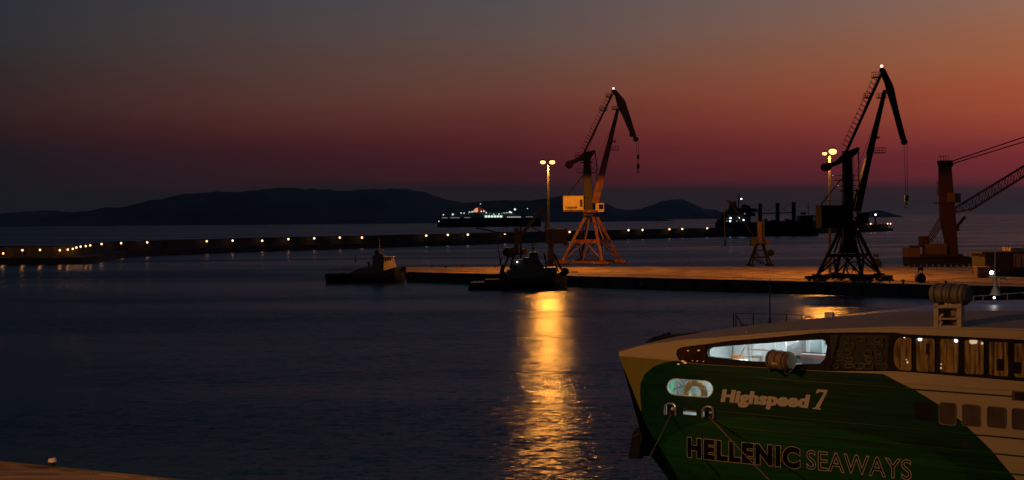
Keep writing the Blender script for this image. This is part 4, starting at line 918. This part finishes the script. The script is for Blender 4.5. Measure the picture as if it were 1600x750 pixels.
# lower cabin windows: shallow panes
M['rust'] = mat('rust_streak', (.10, .035, .012), .85, var=.5, scale=3)
def patch(poly, off, name, mt, par=None, th=.03):
    n = len(poly); m = MB(); P_ = [FS(s, z, off) for s, z in poly]+[FS(s, z, off-th) for s, z in poly]
    m.add(P_, [tuple(range(n)), tuple(range(2*n-1, n-1, -1))]+[(i, (i+1) % n, n+(i+1) % n, n+i) for i in range(n)]); return m.build(name, mt, par or FER)
for k, p in enumerate(lwins):
    cw_ = patch(p, .006, 'cabin_window', 'lwin' if k != 4 else 'surround'); rim(p, 'window_frame', 'green' if k == 4 else 'lframe', .03, 0, .028, cw_)
patch(pts(rrect(1493, 1504, 636, 637, 658, 659, 1.5, 2)), .006, 'window_post', 'cream') if False else None
patch(pts(rrect(1503, 1514.5, 686, 687, 699, 700, 3, 3)), .012, 'hull_port', 'black')
m = MB(); q0, q1 = sz(1587, 613), sz(1600, 625)
for k in range(9): s_ = q0[0]+k*.09; m.box(FS(s_, (q0[1]+q1[1])/2, .02), (.04, .05, .3), (FT, FN, A(0, 0, 1)))
vf = patch([(q0[0]-.15, q1[1]-.05), (q0[0]+.95, q1[1]-.05), (q0[0]+.95, q0[1]+.05), (q0[0]-.15, q0[1]+.05)], .012, 'vent_grille', 'lwin'); m.build('vent_slats', 'black', vf)
for s_, z_, l_ in ((3.95, 6.15, .55), (4.35, 6.2, .3), (6.35, 6.15, .6), (6.62, 6.12, .35), (16.9, 6.9, .3), (5.0, 6.55, .25), (15.2, 5.45, .5)):
    patch([(s_, z_), (s_+.035, z_), (s_+.025, z_-l_), (s_+.01, z_-l_)], .005, 'rust_run', 'rust', th=.004)
# saloon windows: glass, curtains glowing in place of saloon light, lamps
def glass_mat():
    m = bpy.data.materials.new('window_glass'); m.use_nodes = True; t = m.node_tree; t.nodes.clear()
    o = t.nodes.new('ShaderNodeOutputMaterial'); mx = t.nodes.new('ShaderNodeMixShader'); tr = t.nodes.new('ShaderNodeBsdfTransparent'); gl = t.nodes.new('ShaderNodeBsdfGlossy'); fr = t.nodes.new('ShaderNodeFresnel')
    tr.inputs[0].default_value = (.8, .78, .74, 1); gl.inputs['Roughness'].default_value = .03; fr.inputs[0].default_value = 1.5
    t.links.new(fr.outputs[0], mx.inputs[0]); t.links.new(tr.outputs[0], mx.inputs[1]); t.links.new(gl.outputs[0], mx.inputs[2]); t.links.new(mx.outputs[0], o.inputs[0]); return m
M['glass'] = glass_mat()
def curtain_mat():
    m = bpy.data.materials.new('glowing_curtain'); m.use_nodes = True; t = m.node_tree; b = t.nodes['Principled BSDF']
    g = t.nodes.new('ShaderNodeTexCoord'); mp = t.nodes.new('ShaderNodeMapping'); mp.inputs['Scale'].default_value = (1, 1, .12); t.links.new(g.outputs['Object'], mp.inputs[0])
    n = t.nodes.new('ShaderNodeTexNoise'); n.inputs['Scale'].default_value = 7; n.inputs['Detail'].default_value = 5; n.inputs['Roughness'].default_value = .7; t.links.new(mp.outputs[0], n.inputs['Vector'])
    cr = t.nodes.new('ShaderNodeValToRGB'); e = cr.color_ramp.elements; e[0].position = .38; e[0].color = (.010, .004, .001, 1); e[1].position = .66; e[1].color = (.25, .085, .013, 1)
    t.links.new(n.outputs['Fac'], cr.inputs[0]); b.inputs['Base Color'].default_value = (.10, .04, .012, 1); b.inputs['Roughness'].default_value = .8
    t.links.new(cr.outputs[0], b.inputs['Emission Color']); b.inputs['Emission Strength'].default_value = .62; return m
M['curtain'] = curtain_mat()
for k, p in enumerate(panes):
    s0, s1 = min(q[0] for q in p), max(q[0] for q in p); z0, z1 = min(q[1] for q in p), max(q[1] for q in p)
    wn = rim(p, 'saloon_window', 'surround', .035, .14, .02)
    patch(p, -.03, 'pane', 'glass', wn, .012)
    m = MB(); nn = 40; PP = []
    for i in range(nn+1):
        s = s0-.2+(s1-s0+.4)*i/nn; d_ = -.42+.05*math.sin(i*1.35+k)+.03*math.sin(i*3.1); PP += [FS(s, z0-.25, d_), FS(s, z1+.25, d_)]
    m.add(PP, [(2*i, 2*i+2, 2*i+3, 2*i+1) for i in range(nn)]); m.build('curtain', 'curtain', wn, smooth=True)
for x, y, r, mm in ((1413, 526.5, .045, 'whl'), (1437.5, 529.5, .10, 'whl'), (1494, 532, .09, 'whl'), (1519, 533.5, .13, 'cabin_lamp'), (1524, 534, .10, 'cabin_lamp'), (1534.5, 536.5, .06, 'cabin_lamp'), (1418, 566, .05, 'cabin_lamp'), (1416, 562, .03, 'cabin_lamp'), (1429, 573, .04, 'cabin_lamp'), (1470.5, 569, .035, 'cabin_lamp'), (1470, 575, .05, 'cabin_lamp')):
    if mm == 'cabin_lamp': M['cabin_lamp'] = mat('cabin_lamp', (.8, .7, .5), .5, emit=(1, .8, .5), estr=.9)
    MB().ball(FP(x, y, -.22), r, 8).build('ceiling_lamp', mm, FER)
for x, w_x, yb_ in ((1563, .3, 570), (1590, .3, 575), (1449, .12, 545)):   # dark seat backs against the curtains
    s, z = sz(x, yb_, -.3); MB().box(FS(s, z, -.32), (w_x, .1, .5), (FT, FN, A(0, 0, 1))).build('seat_back', 'black', FER)
# louvred dark screens between opening and windows
gx0, gx1 = 1296, 1388
scr = patch(pts([(1297, 524), (1389, 523), (1386, 576), (1300, 576)]), .012, 'side_screen', 'louvre')
for r in range(5):
    for c_ in range(5):
        x = 1303+c_*17+random.uniform(-2.5, 2.5); y = 528+r*10.3+random.uniform(-1, 1); w_, h_ = 12.5+random.uniform(-5, 2.5), 6.2+random.uniform(-2.5, .5)
        if random.random() < .22: continue
        a = pts(rrect(x, x+w_, y, y, y+h_, y+h_, 2.6, 3)); rim(a, 'reflection_loop', mat('reflection_loop', (.15, .14, .07), .2, var=.8, scale=1.3), .035+.03*random.random(), 0, .04+.05*random.random(), scr)  # raised pale loops imitate reflections in the dark screen
MB().bar(FP(1297, 578, .1), FP(1310, 523, .1), .05, .05).build('brace_rod', 'dark', scr)
# curved dark glass at the nose of the band
patch(pts([(1058, 552), (1059.5, 547), (1065, 544), (1101, 540), (1103, 545), (1103, 561), (1098, 567), (1074, 565), (1062, 562)]), .02, 'nose_glass', 'amber', th=.02)
for x, y, r in ((1075, 548, .045), (1091.5, 547.5, .06), (1067, 564.3, .07), (1070.5, 566.8, .08), (1082, 563.5, .03), (1089.5, 564, .035), (1099, 564.7, .035), (1060, 569, .06)):
    MB().ball(FP(x, y, .04), r, 8, sz=(1.2, 1, .6)).build('marker_light', mat('amber_marker', (.6, .3, .1), .4, emit=(1, .42, .14), estr=.45), FER)

def rz(s): return float(np.interp(s, [q[0] for q in topc], [q[1] for q in topc]))
def iz(s): return float(np.interp(s, [0, 1.6, 4.1, 8.1, 13.4, 19.7, 30, 44], [8.85, 9.36, 9.83, 10.44, 11.08, 11.36, 11.5, 11.5]))
# mooring deck behind the long opening: white room
def room(s0, s1, z0, z1, dep, name):
    n = 8; PP = []
    for k in range(n+1):
        s = s0+(s1-s0)*k/n; zt = min(z1, rz(s)-.1, iz(s)-.12) if z1 > 9 else z1; PP += [FS(s, z0, -.1), FS(s, z0, -dep), FS(s, zt, -dep), FS(s, zt, -.1)]
    m = MB(); m.add(PP, [(4*k+j, 4*k+j+1, 4*k+5+j, 4*k+4+j) for k in range(n) for j in range(3)]+[(0, 1, 2, 3), (4*n, 4*n+1, 4*n+2, 4*n+3)]); return m.build(name, 'room', FER)
o_s = [p[0] for p in opening]; o_z = [p[1] for p in opening]
zf = 8.55; rm = room(min(o_s)-.3, max(o_s)+.3, zf, 10.75, 3.0, 'mooring_deck')
def RB(s, z, off, sx, sy, sz_, mt, name, par): return MB().box(FS(s, z, 0)-FN*off, (sx, sy, sz_), (FT, FN, A(0, 0, 1))).build(name, mt, par)
for k in range(5): RB(8.2+k*.52, 9.3, 1.2+.2*k, .05, .05, 1.5, 'white_t', 'stanchion', rm)
MB().bar(FS(7.6, 8.7, -.6), FS(8.3, 10.1, -.9), .06, .06).build('brace_pipe', 'white_t', rm); MB().bar(FS(8.3, 8.6, -.8), FS(8.0, 10.3, -1.0), .07, .07).build('brace_pipe', 'white_t', rm)
RB(8.9, 9.1, .5, 1.6, .05, .05, 'white_t', 'guard_rail', rm); RB(9.2, 9.45, .5, 1.9, .05, .05, 'white_t', 'guard_rail', rm)
RB(6.9, 9.72, 2.9, 2.2, .08, .06, 'steel', 'wall_pipe', rm); RB(7.4, 9.3, 2.9, .06, .08, 1.4, 'steel', 'wall_pipe', rm); RB(6.3, 9.3, 2.9, .05, .08, 1.4, 'steel', 'wall_pipe', rm)
RB(11.1, 9.75, 2.3, .6, .1, 1.1, mat('locker_grey', (.25, .3, .3), .6), 'locker', rm); RB(12.2, 9.7, 2.9, 1.2, .1, 1.2, 'white_t', 'door_panel', rm)
RB(12.1, 9.08, 1.1, 2.4, .5, .5, mat('bench_mauve', (.42, .36, .40), .6), 'bench', rm); RB(12.0, 9.4, 1.1, 2.2, .06, .04, 'dark', 'bench_rail', rm)
RB(13.15, 9.5, .35, .9, .08, 1.9, mat('end_panel', (.55, .52, .56), .6), 'end_panel', rm)
m = MB(); m.prism([FS(10.0, 9.6, -1.6), FS(11.0, 10.1, -1.6), FS(11.0, 9.2, -1.6), FS(10.0, 9.2, -1.6)], FN*.3); m.build('winch_cover', mat('winch_cover', (.35, .36, .38), .6), rm)
wn_ = mat('winch_green', (.08, .16, .12), .5)
m = MB(); c_ = FS(9.6, 8.95, -1.9); m.tube(c_-FT*.55, c_+FT*.55, .28, n=14); m.tube(c_-FT*.6, c_-FT*.52, .45, n=14); m.tube(c_+FT*.52, c_+FT*.6, .45, n=14); m.box(c_+FT*.95, (.5, .5, .6), (FT, FN, A(0, 0, 1))); m.build('mooring_winch', wn_, rm)
for k in range(7): s_b = 6.4+k*1.05; RB(s_b, min(rz(s_b), iz(s_b))-.22, 1.5, .07, 2.6, .14, 'steel', 'ceiling_beam', rm)
RB(7.2, 8.8, 1.6, .5, .4, .45, mat('box_orange', (.6, .22, .06), .6), 'gear_box', rm); RB(8.0, 8.75, 2.3, .35, .35, .4, 'steel', 'bollard', rm); RB(11.6, 9.9, 2.92, .5, .05, .5, 'glassd', 'bulkhead_window', rm)
for s in (7.6, 10.3, 12.6):
    zc_ = min(rz(s), iz(s))-.16; tb = RB(s, zc_, 1.4, 1.3, .12, .06, 'tube', 'strip_light', rm); lamp('strip_light_lamp', FS(s, zc_-.2, -1.3), 40 if s < 8 else 60, (.86, .98, 1), .2, rm)
# lower room behind porthole, slot and fairleads
pr_ = room(3.2, 7.6, 5.8, 8.15, 2.4, 'rope_room')
lamp('rope_room_lamp', FS(5.6, 7.9, -1.0), 30, (.9, 1, .95), .15, pr_)
RB(5.6, 8.05, 1.0, 1.2, .12, .06, 'tube', 'strip_light', pr_)
m = MB(); c_ = FP(1087, 613, -.5); n = 20
for k in range(n):
    a, b_ = 2*math.pi*k/n, 2*math.pi*(k+1)/n; m.tube(c_+FT*math.cos(a)*.5+A(0, 0, math.sin(a)*.5), c_+FT*math.cos(b_)*.5+A(0, 0, math.sin(b_)*.5), .17, n=8)
m.build('rope_coil', 'ring', pr_)
m = MB()
for k in range(2): m.bar(FP(1058+6*k, 595, -1.8), FP(1078+10*k, 618, -1.8), .04, .05)
m.bar(FP(1050, 609, -1.4), FP(1082, 598, -1.4), .05, .05); m.bar(FP(1058, 594, -1.2), FP(1059, 618, -1.2), .04, .04); m.build('deck_frames', 'steel', pr_)
MB().box(FP(1046, 604, -.5), (.25, .3, .9), (FT, FN, A(0, 0, 1))).build('glowing_green_panel', mat('starboard_green', (.1, .6, .3), .5, emit=(.05, .5, .2), estr=.25), pr_)  # panel has a faint green glow of its own
RB(5.2, 6.25, .45, .95, .2, .3, 'ring', 'cleat_box', pr_)
# fairlead horseshoes
for xs, ys in ((1047.3, 638), (1106.3, 643)):
    a = []
    for k in range(11): t_ = math.pi*k/10; a.append((xs+8.6*math.cos(t_)*-1, ys-7.8*math.sin(t_)))
    a = [(xs-8.6, ys+10)]+a+[(xs+8.6, ys+11)]
    m = MB(); m.rope([FP(x, y, .05) for x, y in a], .055, 8); fo = m.build('fairlead', mat('polished_steel', (.75, .73, .7), .25, .6, var=.1), FER)
    s, z = sz(xs, ys+2); MB().box(FS(s, z-.1, -.3), (.7, .06, 1.0), (FT, FN, A(0, 0, 1))).build('dark_mouth_sheet', 'black', fo)  # black sheet added so the fairlead mouths stay dark
    m = MB(); m.ball(FS(s+.08, z+.03, -.12), .09, 10); m.build('roller', 'white_t', fo)

# roof, decks and far side
ss = list(np.arange(0, 4, .4))+list(np.arange(4, 44.1, 1.0))
def inw(s): return min(7.0-abs(fw_(s)), 7*min(1, (s/3.0)**.7)*.9999)
def roofp(s, f):
    i = inw(s); z = rz(s)*(1-f)+iz(s)*f+.12*math.sin(math.pi*f)*min(1, s/5); return FS(s, z, -i*f)
m = MB(); nf = 7; PP = [roofp(s, k/(nf-1)) for s in ss for k in range(nf)]
m.add(PP, [(i*nf+k, i*nf+k+1, (i+1)*nf+k+1, (i+1)*nf+k) for i in range(len(ss)-1) for k in range(nf-1)]); m.build('roof', 'roof', FER, smooth=True)
# far part of the vessel: lower deck sheet and far side wall
def far_w(s): return 20*min(1, (s/14.)**.6)
m = MB(); PP = []
for s in ss:
    i = inw(s); f = max(i+.02, far_w(s)); PP += [FS(s, iz(s), -i), FS(s, iz(s)-.12, -i-.01), FS(s, iz(s)-.18, -f), FS(s+2.4*max(0, 1-s/44), 4, -f+.3), FS(s+8*max(0, 1-s/44), -1.2, -f+.5)]
m.add(PP, [(i*5+k, i*5+k+1, (i+1)*5+k+1, (i+1)*5+k) for i in range(len(ss)-1) for k in range(4)], 0); m.m = [0 if k < 2 else 1 for i in range(len(ss)-1) for k in range(4)]; m.build('upper_deck', ['deckb', 'green'], FER)
m = MB(); n = len(ss)-1; m.add([FS(44, 11.2, 0), FS(44, 11.4, -20), FS(44, -1.2, -20), FS(44, -1.2, 0)], [(0, 1, 2, 3)]); m.build('stern_bulkhead', 'cream', FER)
m = MB(); PP = []      # underside of the nose
for z, q in zip(np.linspace(8.6, 1.4, 9), [0]*9):
    s = float(np.interp(z, [p[1] for p in stem[::-1]], [p[0] for p in stem[::-1]])) if z > stem[-1][1] else stem[-1][0]+(stem[-1][1]-z)*.6
    PP += [FS(s, z), FS(s+.35, z, -.8), FS(s+2.5, z, -3.2+0*s), FS(s+6, z, -8)]
m.add(PP, [(i*4+k, i*4+k+1, (i+1)*4+k+1, (i+1)*4+k) for i in range(8) for k in range(3)]); m.build('bow_face', 'green', FER)
# black gear along the far bow edge
m = MB(); m.prism([FP(x, y, -6.2) for x, y in ((1008, 536), (1013, 531.5), (1020, 527), (1030, 524.3), (1038, 523.5), (1092, 519.0), (1060, 527), (1035, 532))], -FN*.6); m.build('bow_bulwark', 'black', FER)
m = MB(); m.prism([FP(x, y, -6.3) for x, y in ((1031, 525), (1036, 521), (1042, 520.5), (1041, 525))], -FN*.5); m.build('bow_chock', 'black', FER)
# folded bow foot below the stem
m = MB(); m.prism([FP(x, y, -1.0) for x, y in ((1019, 650), (1010, 653), (996, 668), (989, 674), (987, 684), (981.5, 716.5), (998, 718), (999.5, 704), (1001, 690), (1016, 676), (1024, 668))], -FN*.5); ft = m.build('bow_foot', 'hullb', FER)
m = MB(); m.prism([FP(x, y, -2.0) for x, y in ((1003, 684), (1000, 711), (1011, 713), (1013, 702), (1018, 696), (1027, 694), (1034, 706), (1045, 722), (1040, 690), (1024, 668))], -FN*.6); m.build('bow_foot_plate', 'green', ft)
m = MB(); m.bar(FP(1000, 668, -.95), FP(1020, 655, -.95), .12, .12); m.bar(FP(990, 682, -.95), FP(1001, 677, -.95), .1, .1); m.build('bow_foot_bar', 'jib', ft)
# lettering
def tx(p0, p1, hpx, off_n, **k):
    (s0, z0), (s1, z1) = sz(*p0), sz(*p1); h = hpx
    return lambda x, y: FS(s0+(s1-s0)*x+k.get('sh', 0)*y, z0+(z1-z0)*x+y*h, off_n)
hc = sz(1075, 683)[1]-sz(1075, 711.5)[1]
txt('HELLENIC', tx((1076, 712), (1248, 730), hc, .014), 'letter', FER, off=.075, space=1.16); txt('HELLENIC', tx((1076, 712), (1248, 730), hc, .022), 'letterd', FER, off=.056, space=1.16, name='lettering_fill')
txt('SEAWAYS', tx((1261, 732), (1424, 749.5), hc, .014), 'letter', FER, off=.016, space=1.03); txt('SEAWAYS', tx((1261, 732), (1424, 749.5), hc, .022), 'letterd', FER, off=-.012, space=1.03, name='lettering_fill')
h2 = sz(1130, 607.5)[1]-sz(1130, 627)[1]
txt('Highspeed', tx((1127, 627), (1259.5, 636.4), h2, .016, sh=.13), 'letter', FER, off=.034, space=1.08); txt('Highspeed', tx((1129, 627.2), (1261.5, 636.6), h2, .020, sh=.13), 'letter', FER, off=.034, space=1.08)
seven = [(1275, 614.5), (1277, 608), (1293.5, 609.6), (1292.8, 612.3), (1280, 637.8), (1283, 638.4), (1282.6, 640.2), (1269, 638.6), (1269.4, 637), (1273.2, 637.2), (1288, 613.2), (1280, 612.2), (1277, 615)]
patch(pts(seven), .016, 'numeral_seven', 'letter', th=.01)

# liferaft drum on its cradle outside the opening
def drum(c, L, r, axis, mt, name_par, straps=3, n=18):
    ax = axis/np.linalg.norm(axis); m = MB(); m.tube(c-ax*L*.42, c+ax*L*.42, r, n=n); m.tube(c-ax*L/2, c-ax*L*.42, r*.72, r, n); m.tube(c+ax*L*.42, c+ax*L/2, r, r*.72, n); b = m.build('canister', mt, name_par, smooth=True)
    for k in range(straps):
        q = c+ax*L*(-.32+.64*k/(straps-1)); MB().tube(q-ax*.035, q+ax*.035, r*1.035, n=n).build('strap', 'strap', name_par)
    MB().tube(c-ax*.02, c+ax*.02, r*1.05, n=n).build('seam_flange', mt, name_par)
    return b
c_ = FP(1219.5, 563, .45); t = thing('life_raft', c_-A(0, 0, .55), 'brown covered liferaft canister hung outside the long white lit opening of the ferry', 'life raft')
drum(c_, 1.35, .46, FT*.93+FN*.3, 'raft', t, 3)
m = MB(); 
for k in (-.4, .4): m.bar(c_+FT*k-A(0, 0, .5), c_+FT*k-FN*.45-A(0, 0, .35), .08, .1); m.bar(c_+FT*k-A(0, 0, .5)+FN*.4, c_+FT*k-A(0, 0, .5)-FN*.4, .08, .1)
m.build('cradle', 'dark', t); MB().box(c_-A(0, 0, .12)+FN*.44, (.5, .06, .09), (FT, FN, A(0, 0, 1))).build('label_plate', 'letter', t)
c_ = FP(1485.5, 459.5, -.5); t = thing('life_raft', c_-A(0, 0, .5), 'pale liferaft canister on top of the rack on the ferry roof', 'life raft')
drum(c_, 1.78, .47, FT*.97+FN*.22, 'raftg', t, 4)
rk = thing('raft_rack', FP(1484, 512, -.3), 'cream step shaped liferaft rack standing on the ferry roof edge', 'rack')
for xa, xb, nm in ((1462, 1468.5, 'left_upright'), (1497, 1505, 'right_upright')):
    a, b_ = FP((xa+xb)/2, 513.5, -.28), FP((xa+xb)/2, 474, -.28); wd = .2; MB().bar(a, b_, .5, wd, side=FN).build('upright', 'creamt', rk)
for y in (479, 497.5): a, b_ = FP(1463, y, -.28), FP(1504, y, -.28); MB().bar(a, b_, .5, .07, side=FN).build('shelf', 'creamt', rk)
for y0, y1 in ((476, 482), (513, 509)):
    a, b_ = FP(1467, (y0+y1)/2, -.1), FP(1500, (y0+y1)/2, -.1); MB().bar(a, b_, .06, .14, side=FN).build('cross_rail', 'creamt', rk)
MB().prism([FP(x, y, -.55) for x, y in ((1463, 513), (1504, 513), (1504, 477), (1463, 477))], -FN*.04).build('back_plate', 'roof', rk)
for a, b_ in (((1467, 500), (1473, 498)), ((1467, 497), (1474, 490)), ((1467, 512), (1472, 502))): MB().bar(FP(*a, -.1), FP(*b_, -.1), .08, .1, side=FN).build('gusset', 'creamt', rk)
for x in (1468, 1500): MB().box(FP(x, 475.5, -.4), (.18, .5, .22), (FT, FN, A(0, 0, 1))).build('saddle', 'dark', rk)
MB().box(FP(1485, 474.5, -.3), (.5, .05, .12), (FT, FN, A(0, 0, 1))).build('label_plate', 'white_t', rk)
# roof fittings
q = FP(1296, 496, -5); t = thing('deck_floodlight', q-A(0, 0, .1), 'small pale floodlight housing on the ferry roof before the glittering water', 'floodlight')
MB().box(q+A(0, 0, .14), (.42, .3, .25), (FT, FN, A(0, 0, 1))).build('housing', 'white_t', t); MB().tube(q-A(0, 0, .15), q+A(0, 0, .1), .05, n=6).build('bracket', 'dark', t)
a, b_ = FP(1203, 505, -6.6), FP(1203, 437, -6.6); m = MB(); m.tube(a, (a[0], a[1], b_[2]), .04, .03, 8); m.tube(a, a+A(0, 0, .25), .09, .06, 8); tag(m.build('whip_mast', 'black'), 'thin black pole on the ferry roof beside the bow railing', 'pole')
t = thing('deck_railing', FP(1180, 508, -6.6), 'short black railing on the ferry roof left of the thin pole', 'railing')
hts = {1146: (490, 511), 1150: (490, 511), 1177: (490, 508), 1229: (491, 502.5), 1253: (492.5, 499.5)}
tops = []
for x, (y0, y1) in hts.items():
    a = FP(x, y1+1, -6.7); b_ = FP(x, y0, -6.7); MB().tube(a, (a[0], a[1], b_[2]), .035, n=6).build('post', 'black', t); tops.append(A(a[0], a[1], b_[2]))
m = MB(); m.rope(tops, .014, 5); m.rope([p-A(0, 0, .25) for p in tops], .012, 5); m.build('rail', 'black', t)
MB().bar(FP(1151, 494, -6.7), FP(1161, 509, -6.7), .05, .06).build('brace', 'black', t); MB().box(FP(1163, 508, -6.6), (.4, .2, .1), (FT, FN, A(0, 0, 1))).build('cleat', 'black', t)
# lamp post and rail on the blue deck
a, b_ = FP(1555, 461, -16), FP(1555, 388, -16); t = thing('deck_lamp_post', a, 'grey post with a bright white lamp on the blue upper deck of the ferry', 'lamp')
zc = FP(1555, 433, -16)[2]; MB().tube(a, (a[0], a[1], zc), .13, .09, 10).build('post', 'steel', t); MB().tube((a[0], a[1], zc), (a[0], a[1], b_[2]), .035, .025, 6).build('aerial', 'steel', t)
MB().tube(a, a+A(0, 0, .4), .3, .14, 10).build('foot', 'steel', t)
l_ = FP(1549.3, 426, -16); MB().ball(l_, .11, 12).build('lamp_glass', 'whl', t); MB().bar(l_+FT*.05, A(a[0], a[1], l_[2]-.05), .06, .06).build('arm', 'steel', t); MB().box(FP(1552, 432.5, -16), (.4, .3, .08), (FT, FN, A(0, 0, 1))).build('bracket', 'steel', t)
l2 = FP(1553.5, 466.5, -15); MB().ball(l2+A(0, 0, .05), .065, 10).build('foot_lamp', 'whl', t); lamp('foot_lamp_light', l2+A(0, 0, .25)+FN*.2, 6, (1, .85, .7), .1, t)
t = thing('upper_deck_railing', FP(1560, 465, -19), 'thin pale railing along the far edge of the blue upper deck', 'railing')
tops = []
for x in (1521, 1536, 1574, 1612, 1650):
    y = 463-(x-1521)*.075; a = FP(x, y+9, -17.5); b_ = A(a[0], a[1], FP(x, y, -17.5)[2]); MB().tube(a, b_, .03, n=6).build('post', 'steel', t); tops.append(b_)
m = MB(); m.rope(tops, .03, 6); m.build('rail', 'steel', t)
m = MB(); a = FP(1562, 462, -16.5); c_ = [a]+[a+A(.0, 0, .8)]+[a+A(.05, 0, .95), a+A(.25, 0, 1.0), a+A(.38, 0, .85)]; m.rope(c_, .04, 6); tag(m.build('vent_pipe', 'steel'), 'small hooked vent pipe right of the deck lamp post', 'pipe')
# mooring lines
def sag(a, b, r, sg, label):
    n = 14; P_ = [a+(b-a)*k/n-A(0, 0, sg*4*(k/n)*(1-k/n)) for k in range(n+1)]; tag(MB().rope(P_, r, 6).build('mooring_line', 'ropem'), label, 'rope', 'mooring lines of the ferry')
sag(FP(1048, 648, -.05), atz(947, 843, QZ+.4), .032, .1, 'mooring line running down left from the left fairlead of the ferry')
sag(FP(1108, 651, -.05), atY(1300, 850, 52), .032, .05, 'mooring line crossing the lettering from the right fairlead of the ferry')
sag(FP(990, 694, -1.2), atY(846, 747, 69), .03, .25, 'thin mooring line running left from the bow foot over the golden reflection')
